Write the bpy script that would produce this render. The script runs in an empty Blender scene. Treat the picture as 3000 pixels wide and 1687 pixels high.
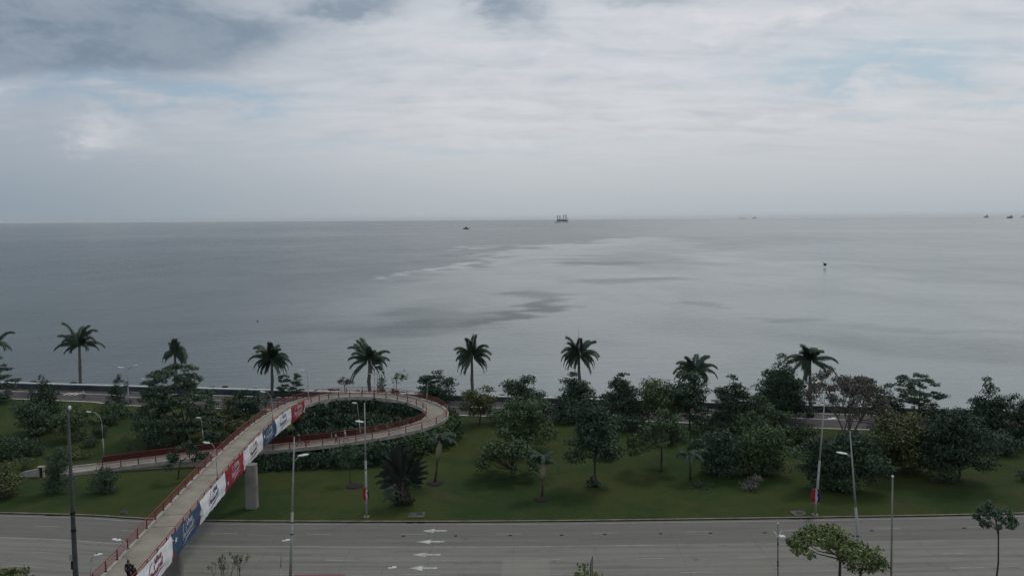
import bpy, bmesh, math, random
import numpy as np
from mathutils import Vector, Matrix

# ------------------------------------------------------------------ camera
H = 36.0; F = 2355.0; PIT = math.radians(4.86); ROL = math.radians(0.344)
sc = bpy.context.scene
COL = sc.collection
cf = np.array([0, math.cos(PIT), -math.sin(PIT)])
_u0 = np.array([0, math.sin(PIT), math.cos(PIT)]); _r0 = np.array([1., 0, 0])
cr = math.cos(ROL) * _r0 - math.sin(ROL) * _u0
cu = math.sin(ROL) * _r0 + math.cos(ROL) * _u0
cam_d = bpy.data.cameras.new('camera'); cam = bpy.data.objects.new('camera', cam_d); COL.objects.link(cam)
cam.matrix_world = Matrix(((cr[0], cu[0], -cf[0], 0), (cr[1], cu[1], -cf[1], 0), (cr[2], cu[2], -cf[2], H), (0, 0, 0, 1)))
cam_d.sensor_width = 36; cam_d.lens = 36 * F / 3000; cam_d.clip_end = 200000; cam_d.clip_start = 0.5
sc.camera = cam
sc.view_settings.view_transform = 'Standard'; sc.view_settings.look = 'None'
sc.view_settings.exposure = 0.0; sc.view_settings.gamma = 1.0
SEA = -2.5

def ray(px, py): return cf + cr * (px - 1500) / F - cu * (py - 843.5) / F
def at(px, py, z=0.0):
    d = ray(px, py); t = (z - H) / d[2]; return np.array([0, 0, H]) + d * t
def atY(px, py, Y):
    d = ray(px, py); return np.array([0, 0, H]) + d * Y / d[1]
def dirs(px, py):
    d = ray(px, py); d = d / np.linalg.norm(d); return math.atan2(d[0], d[1]), math.asin(d[2])
def s2l(c):
    return tuple(((v / 255) / 12.92 if v / 255 <= .04045 else ((v / 255 + .055) / 1.055) ** 2.4) for v in c)

# ------------------------------------------------------------------ world
SUN_EL = math.radians(52); SUN_AZ = math.radians(40)      # azimuth from +Y towards +X
w = bpy.data.worlds.new("World"); sc.world = w; w.use_nodes = True
nt = w.node_tree; nt.nodes.clear()
class E:
    """tiny expression helper for math nodes"""
    def __init__(s, sock): s.s = sock
    def _op(op, *a):
        n = NT.nodes.new('ShaderNodeMath'); n.operation = op
        for i, v in enumerate(a):
            if isinstance(v, E): NT.links.new(v.s, n.inputs[i])
            else: n.inputs[i].default_value = v
        return E(n.outputs[0])
    def __add__(s, o): return E._op('ADD', s, o)
    def __radd__(s, o): return E._op('ADD', s, o)
    def __sub__(s, o): return E._op('SUBTRACT', s, o)
    def __rsub__(s, o): return E._op('SUBTRACT', o, s)
    def __mul__(s, o): return E._op('MULTIPLY', s, o)
    def __rmul__(s, o): return E._op('MULTIPLY', s, o)
    def __truediv__(s, o): return E._op('DIVIDE', s, o)
NT = nt
def f1(op, *a): return E._op(op, *a)
def clamp(e):
    r = E._op('ADD', e, 0.0); r.s.node.use_clamp = True; return r
def smooth(e, a, b):
    n = NT.nodes.new('ShaderNodeMapRange'); n.interpolation_type = 'SMOOTHSTEP'
    NT.links.new(e.s, n.inputs[0]); n.inputs[1].default_value = a; n.inputs[2].default_value = b
    return E(n.outputs[0])
def noise(vec, scale, detail=4, rough=.55, dist=0.0):
    n = NT.nodes.new('ShaderNodeTexNoise'); NT.links.new(vec, n.inputs['Vector'])
    n.inputs['Scale'].default_value = scale; n.inputs['Detail'].default_value = detail
    n.inputs['Roughness'].default_value = rough; n.inputs['Distortion'].default_value = dist
    return E(n.outputs[0])
def comb(x, y, z):
    n = NT.nodes.new('ShaderNodeCombineXYZ')
    for i, v in enumerate((x, y, z)):
        if isinstance(v, E): NT.links.new(v.s, n.inputs[i])
        else: n.inputs[i].default_value = v
    return n.outputs[0]
def mixc(fac, a, b):
    n = NT.nodes.new('ShaderNodeMix'); n.data_type = 'RGBA'
    if isinstance(fac, E): NT.links.new(fac.s, n.inputs[0])
    else: n.inputs[0].default_value = fac
    for i, v in ((6, a), (7, b)):
        if isinstance(v, tuple): n.inputs[i].default_value = (*v[:3], 1)
        else: NT.links.new(v, n.inputs[i])
    return n.outputs[2]
tc = nt.nodes.new('ShaderNodeTexCoord'); sep = nt.nodes.new('ShaderNodeSeparateXYZ')
nt.links.new(tc.outputs['Generated'], sep.inputs[0])
dx, dy, dz = (E(sep.outputs[i]) for i in range(3))
az = f1('ARCTAN2', dx, dy)
el = f1('ARCSINE', dz)
sky = nt.nodes.new('ShaderNodeTexSky'); sky.sky_type = 'NISHITA'; sky.sun_disc = False
sky.sun_elevation = SUN_EL; sky.sun_rotation = SUN_AZ; sky.air_density = 1.2; sky.dust_density = 2.0
# cloud-plane coordinates: streaks get finer and flatter towards the horizon
inv = f1('DIVIDE', 1.0, f1('MAXIMUM', dz, 0.0) + 0.14)
pv = comb(dx * inv, dy * inv, 0.0)
n_big = noise(pv, 0.75, 5, .55, .3)
n_mid = noise(pv, 2.2, 6, .6, .6)
pv2 = comb(dx * inv * 1.0, dy * inv * 2.2, 3.0)
n_str = noise(pv2, 2.6, 6, .62, .4)
dv = comb(az * 3.0, el * 9.0, 1.0)
n_a = noise(dv, 2.0, 5, .6, .3) - 0.5
dv2 = comb(az * 3.0, el * 7.0, 7.0)
n_b = noise(dv2, 2.6, 6, .6, .3) - 0.5
n_c = noise(comb(az * 3.0, el * 6.0, 11.0), 9.0, 6, .62, .5) - 0.5
waz = az + n_a * 0.17 + n_c * 0.045
wel = el + n_b * 0.07 + n_c * 0.028
def blob(px, py, sx, sy, amt, warp=True, sharp=False):
    a0, e0 = dirs(px, py)
    sa, se = sx / F * (math.cos(a0) ** 2), sy / F
    u = ((waz if warp else az) - a0) * (1 / sa); v = ((wel if warp else el) - e0) * (1 / se)
    r = u * u + v * v
    g = f1('POWER', 2.718, r * -1.0)
    return g * amt
def blobs(lst, **k):
    t = None
    for b in lst:
        g = blob(*b, **k); t = g if t is None else t + g
    return t
dark = blobs([(230, 80, 520, 125, 1.3), (520, 120, 190, 60, .6), (60, 150, 240, 50, .5), (760, 90, 170, 45, .6), (1020, 15, 140, 40, .9),
              (1500, 45, 110, 55, .95), (1630, 90, 60, 60, .35), (1950, 5, 190, 32, .5), (1930, 205, 110, 26, .25), (150, 400, 260, 26, .22), (1050, -160, 900, 120, .8)])
blue = blobs([(2600, 175, 290, 50, 1.3), (2720, 222, 150, 26, .7), (2330, 215, 190, 16, .6), (2960, 300, 230, 16, .8), (2480, 342, 130, 10, .5),
              (1960, 263, 100, 10, .5), (300, 262, 230, 48, 1.5), (700, 290, 210, 26, 1.3), (110, 200, 200, 26, .9), (1150, 420, 330, 12, .35), (1700, 437, 380, 16, .35)])
white = blobs([(8, 275, 55, 32, 1.0), (262, 365, 70, 46, .9), (330, 405, 110, 20, .5), (110, 250, 60, 34, .5), (2080, 80, 120, 60, .45), (2400, 20, 260, 22, .6),
               (1610, 120, 60, 36, .7), (1250, 110, 200, 50, .25), (2250, 330, 200, 10, .4), (1500, 260, 620, 150, .30), (2150, 60, 500, 60, .3)])
lefty = smooth(az, math.radians(-42), math.radians(4))
hor = mixc(lefty, s2l((138, 152, 164)), s2l((181, 188, 193)))
mid = mixc(lefty, s2l((160, 171, 183)), s2l((203, 206, 210)))
top = mixc(lefty, s2l((162, 174, 187)), s2l((199, 204, 211)))
hi = mixc(n_big, s2l((146, 162, 174)), s2l((200, 208, 211)))
c = mixc(smooth(el, 0.0, math.radians(6.5)), hor, mid)
c = mixc(smooth(el, math.radians(6.0), math.radians(12)), c, top)
c = mixc(smooth(el, math.radians(15), math.radians(30)), c, hi)
# thin streaks and mottling of the cloud sheet
tx = (n_str - 0.5) * smooth(el, math.radians(1.5), math.radians(9))
c = mixc(clamp(tx * 2.4), c, mixc(lefty, s2l((186, 192, 202)), s2l((220, 222, 228))))
c = mixc(clamp(tx * -2.2), c, s2l((160, 172, 186)))
c = mixc(clamp(blue * (0.72 + n_b * 1.6 + n_c * 1.6 - tx * 2.2)), c, mixc(lefty, s2l((142, 165, 188)), s2l((174, 193, 206))))
c = mixc(clamp((n_mid - 0.5) * 1.2 * smooth(el, math.radians(3), math.radians(9))), c, mixc(lefty, s2l((182, 188, 198)), s2l((214, 216, 221))))
dcol = mixc(smooth(n_c * .6 + n_b, -.2, .22), s2l((112, 129, 148)), s2l((146, 158, 172)))
c = mixc(smooth(dark * (0.95 + n_a * 1.6 + n_c * .7 + (n_mid - 0.5) * 1.0), 0.06, 1.05) * 0.95, c, mixc(lefty, dcol, s2l((134, 151, 167))))
c = mixc(clamp(white * (0.65 + n_b * 1.6 + n_c * 3.2)) * 0.75, c, mixc(lefty, s2l((206, 207, 212)), s2l((222, 222, 226))))
sc10 = nt.nodes.new('ShaderNodeVectorMath'); sc10.operation = 'SCALE'; nt.links.new(c, sc10.inputs[0]); sc10.inputs['Scale'].default_value = 10.0
# the true blue shows a little through the thin places
cover = 1.0 - clamp(blue * 0.04) * smooth(el, 0.0, math.radians(5))
fin = mixc(cover, sky.outputs[0], sc10.outputs[0])
bgn = nt.nodes.new('ShaderNodeBackground'); bgn.inputs['Strength'].default_value = 0.1
nt.links.new(fin, bgn.inputs['Color'])
wo = nt.nodes.new('ShaderNodeOutputWorld'); nt.links.new(bgn.outputs[0], wo.inputs[0])

sl = bpy.data.lights.new('sun', 'SUN'); sl.energy = 1.0; sl.angle = math.radians(14); sl.color = (1, .95, .88)
so = bpy.data.objects.new('sun', sl); COL.objects.link(so)
sd = Vector((math.sin(SUN_AZ) * math.cos(SUN_EL), math.cos(SUN_AZ) * math.cos(SUN_EL), math.sin(SUN_EL)))
so.rotation_euler = sd.to_track_quat('Z', 'Y').to_euler()

# ------------------------------------------------------------------ materials
def setup(name):
    global NT
    m = bpy.data.materials.new(name); m.use_nodes = True; NT = m.node_tree
    b = NT.nodes['Principled BSDF']; return m, b
MATS = {}
def mat(name, rgb, rough=.7, var=.12, scale=3.0, metal=0.0, spec=.3, bump=0.0, rgb2=None):
    if name in MATS: return MATS[name]
    m, b = setup(name)
    g = NT.nodes.new('ShaderNodeNewGeometry')
    n = noise(g.outputs['Position'], scale, 5, .6)
    a = s2l(rgb) if max(rgb) > 1 else rgb
    if rgb2 is None:
        c1 = tuple(v * (1 - var) for v in a); c2 = tuple(min(1, v * (1 + var)) for v in a)
    else: c1 = a; c2 = s2l(rgb2) if max(rgb2) > 1 else rgb2
    NT.links.new(mixc(smooth(n, .3, .7), c1, c2), b.inputs['Base Color'])
    b.inputs['Roughness'].default_value = rough; b.inputs['Metallic'].default_value = metal
    b.inputs['Specular IOR Level'].default_value = spec
    if bump:
        bn = NT.nodes.new('ShaderNodeBump'); bn.inputs['Strength'].default_value = bump
        n2 = noise(g.outputs['Position'], scale * 6, 3, .6); NT.links.new(n2.s, bn.inputs['Height']); NT.links.new(bn.outputs[0], b.inputs['Normal'])
    MATS[name] = m; return m
def leafmat(name, c1, c2, c3=None, rough=.6):
    """c1..c2 by the leaf's own tone"""
    if name in MATS: return MATS[name]
    m, b = setup(name)
    a = NT.nodes.new('ShaderNodeAttribute'); a.attribute_name = 'tone'
    t = E(a.outputs['Fac'])
    c = mixc(clamp(t), c1, c2)
    if c3: c = mixc(smooth(t, .8, 1.0), c, c3)
    NT.links.new(c, b.inputs['Base Color'])
    b.inputs['Roughness'].default_value = rough; b.inputs['Specular IOR Level'].default_value = .25
    MATS[name] = m; return m

# ------------------------------------------------------------------ object helpers
def link(o, parent=None):
    COL.objects.link(o)
    if parent is not None: o.parent = parent
    return o
def tag(o, label=None, cat=None, group=None, kind=None):
    if label: o['label'] = label
    if cat: o['category'] = cat
    if group: o['group'] = group
    if kind: o['kind'] = kind
    return o
def empty(name, loc, label, cat, group=None):
    o = bpy.data.objects.new(name, None); o.empty_display_size = .3; o.location = Vector([float(v) for v in loc]); link(o)
    return tag(o, label, cat, group)
class MB:
    def __init__(s): s.v = []; s.f = []; s.m = []; s.cur = 0
    def add(s, vs, fs):
        o = len(s.v); s.v += [tuple(float(c) for c in v) for v in vs]
        s.f += [tuple(i + o for i in f) for f in fs]; s.m += [s.cur] * len(fs)
    def box(s, c, d, rz=0, taper=1.0):
        x, y, z = d[0] / 2, d[1] / 2, d[2] / 2; ca, sa = math.cos(rz), math.sin(rz); vs = []
        for k in (-1, 1):
            tt = taper if k > 0 else 1
            for i, j in ((-1, -1), (1, -1), (1, 1), (-1, 1)):
                X, Y = i * x * tt, j * y * tt; vs.append((c[0] + X * ca - Y * sa, c[1] + X * sa + Y * ca, c[2] + k * z))
        s.add(vs, [(3, 2, 1, 0), (4, 5, 6, 7), (0, 1, 5, 4), (1, 2, 6, 5), (2, 3, 7, 6), (3, 0, 4, 7)])
    def tube(s, pts, rad, n=8, cap=True):
        pts = [np.array(p, float) for p in pts]
        if not hasattr(rad, '__len__'): rad = [rad] * len(pts)
        vs = []; ref = None
        for i, p in enumerate(pts):
            t = pts[min(i + 1, len(pts) - 1)] - pts[max(i - 1, 0)]; t = t / (np.linalg.norm(t) + 1e-9)
            if ref is None: ref = np.array([1., 0, 0]) if abs(t[0]) < .8 else np.array([0, 1., 0])
            a = ref - t * (ref @ t); a /= np.linalg.norm(a) + 1e-9; ref = a; b = np.cross(t, a)
            for k in range(n):
                th = 2 * math.pi * k / n; vs.append(p + (a * math.cos(th) + b * math.sin(th)) * rad[i])
        fs = []
        for i in range(len(pts) - 1):
            for k in range(n):
                k2 = (k + 1) % n; fs.append((i * n + k, i * n + k2, (i + 1) * n + k2, (i + 1) * n + k))
        if cap: fs += [tuple(range(n))[::-1], tuple((len(pts) - 1) * n + k for k in range(n))]
        s.add(vs, fs)
    def ell(s, c, r, nu=12, nv=8, rz=0, axis=None):
        vs = []; fs = []; ca, sa = math.cos(rz), math.sin(rz)
        for j in range(nv + 1):
            ph = math.pi * j / nv
            for i in range(nu):
                th = 2 * math.pi * i / nu; x, y, z = r[0] * math.sin(ph) * math.cos(th), r[1] * math.sin(ph) * math.sin(th), r[2] * math.cos(ph)
                vs.append((c[0] + x * ca - y * sa, c[1] + x * sa + y * ca, c[2] + z))
        for j in range(nv):
            for i in range(nu): fs.append((j * nu + i, (j + 1) * nu + i, (j + 1) * nu + (i + 1) % nu, j * nu + (i + 1) % nu))
        s.add(vs, fs)
    def prism(s, prof, y0, y1, c=(0, 0, 0), rz=0):
        """profile in x-z extruded along y"""
        ca, sa = math.cos(rz), math.sin(rz); n = len(prof); vs = []
        for y in (y0, y1):
            for x, z in prof: vs.append((c[0] + x * ca - y * sa, c[1] + x * sa + y * ca, c[2] + z))
        fs = [tuple(range(n)), tuple(range(2 * n - 1, n - 1, -1))]
        fs += [(i, i + n, (i + 1) % n + n, (i + 1) % n) for i in range(n)]
        s.add(vs, fs)
    def build(s, name, mats, parent=None, smooth=False, loc=None):
        me = bpy.data.meshes.new(name)
        off = np.array(loc, float) if loc is not None else np.zeros(3)
        me.from_pydata([tuple(np.array(v) - off) for v in s.v], [], s.f)
        if not isinstance(mats, (list, tuple)): mats = [mats]
        for m in mats: me.materials.append(m)
        if len(mats) > 1: me.polygons.foreach_set('material_index', s.m)
        bm = bmesh.new(); bm.from_mesh(me); bmesh.ops.recalc_face_normals(bm, faces=bm.faces); bm.to_mesh(me); bm.free()
        if smooth: me.polygons.foreach_set('use_smooth', [True] * len(me.polygons))
        o = bpy.data.objects.new(name, me)
        link(o, parent)
        if loc is not None and parent is None: o.location = Vector([float(v) for v in loc])
        return o
def in_parent(mb, name, mats, parent, smooth=False):
    """mesh collected in world coordinates, stored relative to its (unrotated) parent"""
    o = mb.build(name, mats, parent, smooth, loc=tuple(parent_world(parent)))
    return o
def parent_world(p):
    v = Vector((0, 0, 0))
    while p is not None: v = v + p.location; p = p.parent
    return v
def quads_obj(name, V, m, parent, tone=None, world=True):
    """V: (n,4,3) array of quads"""
    n = len(V); off = np.array(parent_world(parent)) if (world and parent) else np.zeros(3)
    me = bpy.data.meshes.new(name)
    me.vertices.add(n * 4); me.vertices.foreach_set('co', (V.reshape(-1, 3) - off).astype(np.float32).ravel())
    me.loops.add(n * 4); me.loops.foreach_set('vertex_index', np.arange(n * 4, dtype=np.int32))
    me.polygons.add(n); me.polygons.foreach_set('loop_start', np.arange(0, n * 4, 4, dtype=np.int32))
    me.update(calc_edges=True)
    if tone is not None:
        a = me.attributes.new('tone', 'FLOAT', 'FACE'); a.data.foreach_set('value', tone.astype(np.float32))
    me.materials.append(m)
    return link(bpy.data.objects.new(name, me), parent)
def strip(name, rows, m, kind='structure', faces_up=True):
    """rows: list of polylines with equal length -> sheet"""
    n = len(rows[0]); vs = [p for r in rows for p in r]; fs = []
    for j in range(len(rows) - 1):
        for i in range(n - 1): fs.append((j * n + i, j * n + i + 1, (j + 1) * n + i + 1, (j + 1) * n + i))
    mb = MB(); mb.add(vs, fs); o = mb.build(name, m)
    if kind: o['kind'] = kind
    return o
def catmull(P, step):
    P = [np.array(p, float) for p in P]; P = [2 * P[0] - P[1]] + P + [2 * P[-1] - P[-2]]; out = []
    for i in range(1, len(P) - 2):
        a, b, c_, d = P[i - 1:i + 3]
        for t in np.linspace(0, 1, 24, endpoint=False):
            out.append(.5 * ((2 * b) + (-a + c_) * t + (2 * a - 5 * b + 4 * c_ - d) * t * t + (-a + 3 * b - 3 * c_ + d) * t ** 3))
    out.append(P[-2]); out = np.array(out)
    s = np.concatenate([[0], np.cumsum(np.linalg.norm(np.diff(out[:, :2], axis=0), axis=1))])
    ss = np.linspace(0, s[-1], max(2, int(round(s[-1] / step)) + 1))
    return np.stack([np.interp(ss, s, out[:, k]) for k in range(out.shape[1])], 1), ss
# ------------------------------------------------------------------ ground, road, sea
rng = np.random.default_rng(7)
wallP = lambda x: 158.2 - 0.1553 * (x + 14)                      # land side foot of the sea wall
def ground_mat():
    m, b = setup('grass')
    g = NT.nodes.new('ShaderNodeNewGeometry'); p = g.outputs['Position']
    n1 = noise(p, .055, 5, .6, .4); n2 = noise(p, .4, 5, .65); n3 = noise(p, 6.0, 4, .7)
    c = mixc(smooth(n1, .38, .62), (.025, .047, .012), (.050, .064, .016))
    c = mixc(smooth(n2, .45, .75) * 0.5, c, (.070, .070, .026))
    n4 = noise(p, .13, 4, .6, .8); c = mixc(smooth(n4, .55, .72) * .55, c, (.075, .062, .030)); c = mixc(smooth(n4, .44, .30) * .5, c, (.026, .048, .014))
    n5 = noise(p, 1.6, 5, .7); c = mixc(smooth(n5, .58, .74) * .4, c, (.085, .085, .045))
    c = mixc(smooth(n3, .35, .7) * 0.45, c, (.022, .036, .014))
    NT.links.new(c, b.inputs['Base Color']); b.inputs['Roughness'].default_value = .9; b.inputs['Specular IOR Level'].default_value = .1
    bn = NT.nodes.new('ShaderNodeBump'); bn.inputs['Strength'].default_value = .7; bn.inputs['Distance'].default_value = .15
    NT.links.new((n3 + n2).s, bn.inputs['Height']); NT.links.new(bn.outputs[0], b.inputs['Normal'])
    return m
M_grass = ground_mat()
xs = np.linspace(-600, 600, 241)
o = strip('ground', [[(x, -300, 0) for x in xs], [(x, wallP(x) + .1, 0) for x in xs]], M_grass)

# main road -------------------------------------------------------
KX = np.array([-600, -300, -150, -63.7, -44.9, -32.9, -4.2, 20.3, 40.9, 61.9, 120, 300, 600])
KY = np.array([140, 116, 102.5, 97.1, 94.9, 93.9, 93.3, 93.6, 94.1, 94.9, 98, 112, 140])
_k, _ = catmull(list(zip(KX, KY, KX * 0)), 2.0)
kerbY = lambda x: np.interp(x, _k[:, 0], _k[:, 1])
rx = np.linspace(-400, 400, 321)
def road_mat():
    m, b = setup('road_concrete')
    g = NT.nodes.new('ShaderNodeNewGeometry'); a = NT.nodes.new('ShaderNodeAttribute'); a.attribute_name = 'lane'
    sp = NT.nodes.new('ShaderNodeSeparateXYZ'); NT.links.new(a.outputs['Vector'], sp.inputs[0])
    lx, lane = E(sp.outputs[0]), E(sp.outputs[1])               # metres along, metres from the far kerb
    st = noise(comb(lx * .06, lane * 1.1, 0.0), 1.0, 6, .6); st2 = noise(comb(lx * .03, lane * .5, 5.0), 1.2, 4, .6)
    n = noise(g.outputs['Position'], .5, 6, .65); fine = noise(g.outputs['Position'], 9.0, 4, .7)
    dirty = smooth(lane, 6.95, 6.8)                             # older two lanes next to the park
    c = mixc(dirty, (.196, .185, .160), (.138, .130, .116))
    c = mixc(smooth(st, .48, .70) * .62, c, (.082, .077, .072))
    c = mixc(smooth(st2, .52, .72) * .5, c, (.215, .205, .19))
    c = mixc(smooth(n, .5, .8) * .4, c, (.10, .094, .09))
    # tyre tracks: two darker bands in every lane
    ph = f1('FRACT', lane / 3.45)
    tr = f1('POWER', 2.718, f1('POWER', (ph - .27) * 9.0, 2.0) * -1.0) + f1('POWER', 2.718, f1('POWER', (ph - .73) * 9.0, 2.0) * -1.0)
    c = mixc(clamp(tr * (st + .1) * .55), c, (.10, .096, .094))
    # slab joints
    jx = f1('ABSOLUTE', f1('FRACT', lx / 9.0) - .5); jl = f1('ABSOLUTE', f1('FRACT', lane / 6.9 + .5) - .5)
    j = f1('MAXIMUM', smooth(jx, .4955, .498) * smooth(n, .35, .6), smooth(jl, .0065, .003))
    c = mixc(j * .6, c, (.05, .048, .046))
    # a newer, paler repaired slab
    pt = smooth(lx, -1.3, -1.2) * smooth(lx, 3.75, 3.65) * smooth(lane, 10.6, 10.7)
    c = mixc(pt * .42, c, (.25, .235, .205))
    # cracks
    v = NT.nodes.new('ShaderNodeTexVoronoi'); v.feature = 'DISTANCE_TO_EDGE'; v.inputs['Scale'].default_value = .16
    NT.links.new(comb(lx + n * 6.0, lane * 1.6 + st * 5.0, 0.0), v.inputs['Vector'])
    c = mixc(smooth(E(v.outputs['Distance']), .012, .004) * smooth(st2, .5, .62) * .6, c, (.045, .043, .04))
    c = mixc(smooth(fine, .3, .75) * .22, c, (.22, .21, .2))
    NT.links.new(c, b.inputs['Base Color']); b.inputs['Roughness'].default_value = .8; b.inputs['Specular IOR Level'].default_value = .25
    return m
def lane_sheet(name, d0, d1, m, z, x0=-400, x1=400, n=321, kind='structure'):
    xx = np.linspace(x0, x1, n); dd = [d0, d1] if d1 - d0 < 3 else np.linspace(d0, d1, 9)
    rows = [[(x, kerbY(x) - d, z) for x in xx] for d in dd]
    o = strip(name, rows, m, kind)
    at_ = o.data.attributes.new('lane', 'FLOAT_VECTOR', 'POINT')
    at_.data.foreach_set('vector', np.array([(x, d, 0) for d in dd for x in xx], np.float32).ravel())
    return o
M_road = road_mat()
lane_sheet('road', 0, 17.6, M_road, .004)
M_kerb = mat('kerb', (.20, .18, .13), .85, .35, .6)
M_kerbd = mat('kerb_side', (.045, .042, .035), .85, .4, .8)
def kerb(name, d0, d1, h):
    xx = np.linspace(-400, 400, 321); mb = MB()
    for a, b_ in zip(xx[:-1], xx[1:]):
        pass
    rows = [[(x, kerbY(x) - d0, z) for x in xx] for z in (.0, h)] + [[(x, kerbY(x) - d1, z) for x in xx] for z in (h, .0)]
    n = len(xx); vs = [p for r in rows for p in r]; mb.add(vs, [(j * n + i, j * n + i + 1, (j + 1) * n + i + 1, (j + 1) * n + i) for j in (1,) for i in range(n - 1)])
    mb.cur = 1; mb.add(vs, [(j * n + i, j * n + i + 1, (j + 1) * n + i + 1, (j + 1) * n + i) for j in (0, 2) for i in range(n - 1)])
    o = mb.build(name, [M_kerb, M_kerbd]); o['kind'] = 'structure'
kerb('kerb', -.02, -.28, .16)
# planted median on the near side of the road
lane_sheet('median', 17.9, 24, mat('median_soil', (.105, .075, .062), .9, .3, .5), .12)
kerb('kerb', 17.6, 17.9, .15)
lane_sheet('near_road', 24, 42, M_road, .006)
M_paint = mat('road_paint', (.42, .42, .40), .7, .35, 1.2)
M_paintw = mat('road_paint_worn', (.29, .285, .27), .75, .25, 1.0)
M_slit = mat('drain_dark', (.012, .012, .012), .9)
def paint(name, segs, d, wd, m=M_paintw):
    vs = []; fs = []
    for a, b_ in segs:
        for t in np.arange(a, b_, 2.0):
            e = min(t + 2.0, b_); o_ = len(vs)
            vs += [(t, kerbY(t) - d, .010), (e, kerbY(e) - d, .010), (e, kerbY(e) - d - wd, .010), (t, kerbY(t) - d - wd, .010)]; fs.append((o_, o_ + 1, o_ + 2, o_ + 3))
    mb = MB(); mb.add(vs, fs); o = mb.build(name, m); o['kind'] = 'structure'
paint('lane_marking', [(-300, -12), (-9, 16)], 7.05, .12)
paint('lane_marking', [(x, x + 3) for x in np.arange(-200, 200, 11)], 3.45, .10)
paint('lane_marking', [(x, x + 3) for x in np.arange(-196, 200, 11)], 10.6, .10)
paint('lane_marking', [(x, x + 3.5) for x in np.arange(-193, 200, 14)], 14.1, .10)
paint('edge_line', [(-300, 120)], .55, .12)
for i, (xa, xb, yy) in enumerate([(1237, 1310, 1554), (1221, 1302, 1586), (1208, 1291, 1624), (1197, 1281, 1663)]):
    A = at(xa, yy); B = at(xb, yy); L = B[0] - A[0]; mb = MB(); y0 = (A[1] + B[1]) / 2; z = .0105
    hw = .62
    mb.add([(A[0], y0, z), (A[0] + L * .52, y0 + hw, z), (A[0] + L * .46, y0 + .2, z), (A[0] + L * .46, y0 - .2, z), (A[0] + L * .52, y0 - hw, z)], [(0, 4, 3, 2, 1)])
    mb.add([(A[0] + L * .46, y0 - .17, z), (B[0], y0 - .17, z), (B[0], y0 + .17, z), (A[0] + L * .46, y0 + .17, z)], [(0, 1, 2, 3)])
    o = mb.build('lane_arrow', M_paint); o['kind'] = 'structure'
# drains in the kerb face
for xa, xb, yy in [(128, 178, 1513), (1190, 1212, 1535), (1222, 1244, 1535), (2318, 2345, 1521), (2352, 2375, 1521)]:
    A = at(xa, yy); B = at(xb, yy); mb = MB(); xm = (A[0] + B[0]) / 2
    mb.box((xm, kerbY(xm) - .05, .085), (B[0] - A[0], .18, .11)); o = mb.build('drain_inlet', M_slit); o['kind'] = 'structure'

# promenade path ---------------------------------------------------
PX = np.array([-600, -200, -92, -84, -70, -8.4, 8.6, 33, 55, 62, 100, 300, 600]); PY = np.array([250, 180, 160.7, 158.7, 155, 146.2, 143.8, 139.5, 135.3, 134.2, 127.6, 96, 50])
_p, _ = catmull(list(zip(PX, PY, PX * 0)), 2.0); pathY = lambda x: np.interp(x, _p[:, 0], _p[:, 1])
px_ = np.linspace(-400, 400, 201)
M_asph = mat('asphalt', (.070, .060, .062), .85, .25, .7)
M_line = mat('path_line', (.60, .56, .50), .8, .2, 1.0)
def psheet(name, d0, d1, m, z): return strip(name, [[(x, pathY(x) + d, z) for x in px_] for d in (d0, d1)], m)
psheet('path', 0, 10.6, M_asph, .005)
psheet('path_edging', -.4, 0, M_line, .05)
psheet('path_line', 6.4, 6.8, mat('path_line_thin', (.36, .35, .33), .8, .2, 1.0), .011)
psheet('path_edging', 10.6, 10.95, M_line, .05)
mb = MB()
for k in range(3):                                                # painted crossing on the path
    A = at(182 + k * 16, 1157); B = at(206 + k * 16, 1150)
    mb.add([(A[0], A[1], .012), (A[0] + .5, A[1], .012), (B[0] + .5, B[1], .012), (B[0], B[1], .012)], [(0, 1, 2, 3)])
o = mb.build('path_marking', M_line); o['kind'] = 'structure'

# sea wall ---------------------------------------------------------
wx = np.linspace(-420, 420, 241)
mb = MB(); hw_ = 1.28
n = len(wx)
def wr(d, z): return [(x, wallP(x) + d, z) for x in wx]
rows = [wr(0, 0), wr(0, hw_ - .14)]; vs = [p for r in rows for p in r]
root = empty('sea_wall', (0, wallP(0), 0), 'long low dark sea wall with a pale coping between the lawn and the water', 'wall')
def loft(rows, close=False):
    n = len(rows[0]); vs = [p for r in rows for p in r]; fs = []
    for j in range(len(rows) if close else len(rows) - 1):
        j2 = (j + 1) % len(rows)
        for i in range(n - 1): fs.append((j * n + i, j * n + i + 1, j2 * n + i + 1, j2 * n + i))
    return vs, fs
mb.add(*loft([wr(0, -.5), wr(0, hw_ - .14), wr(.52, hw_ - .14), wr(.8, -4)]))
in_parent(mb, 'wall_body', mat('seawall_shaded', (.045, .056, .070), .8, .35, .25), root)  # blue-grey, with the land side's shade put into the dark tone
mb = MB(); mb.add(*loft([wr(-.06, hw_ - .2), wr(-.06, hw_), wr(.62, hw_), wr(.62, hw_ - .2)], True))
in_parent(mb, 'coping', mat('coping', (.60, .60, .59), .8, .12, .8), root)
M_rock = mat('rock', (.035, .034, .032), .9, .4, .8)
mb = MB()
for i in range(1500):
    x = rng.uniform(-150, 140); d = rng.uniform(2.0, 7.0); r = rng.uniform(.3, .75); zc = 1.35 - d * .38 + rng.uniform(-.35, .35) + (rng.random() < .08) * .35
    if x < -75 and rng.random() < .8: zc -= .8
    c0 = np.array([x, wallP(x) + d, zc]); vs = []
    for j in range(8): vs.append(c0 + r * np.array([(-1) ** j, (-1) ** (j // 2), .7 * (-1) ** (j // 4)]) * rng.uniform(.5, 1.1, 3))
    mb.add(vs, [(0, 1, 3, 2), (4, 6, 7, 5), (0, 4, 5, 1), (2, 3, 7, 6), (0, 2, 6, 4), (1, 5, 7, 3)])
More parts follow.
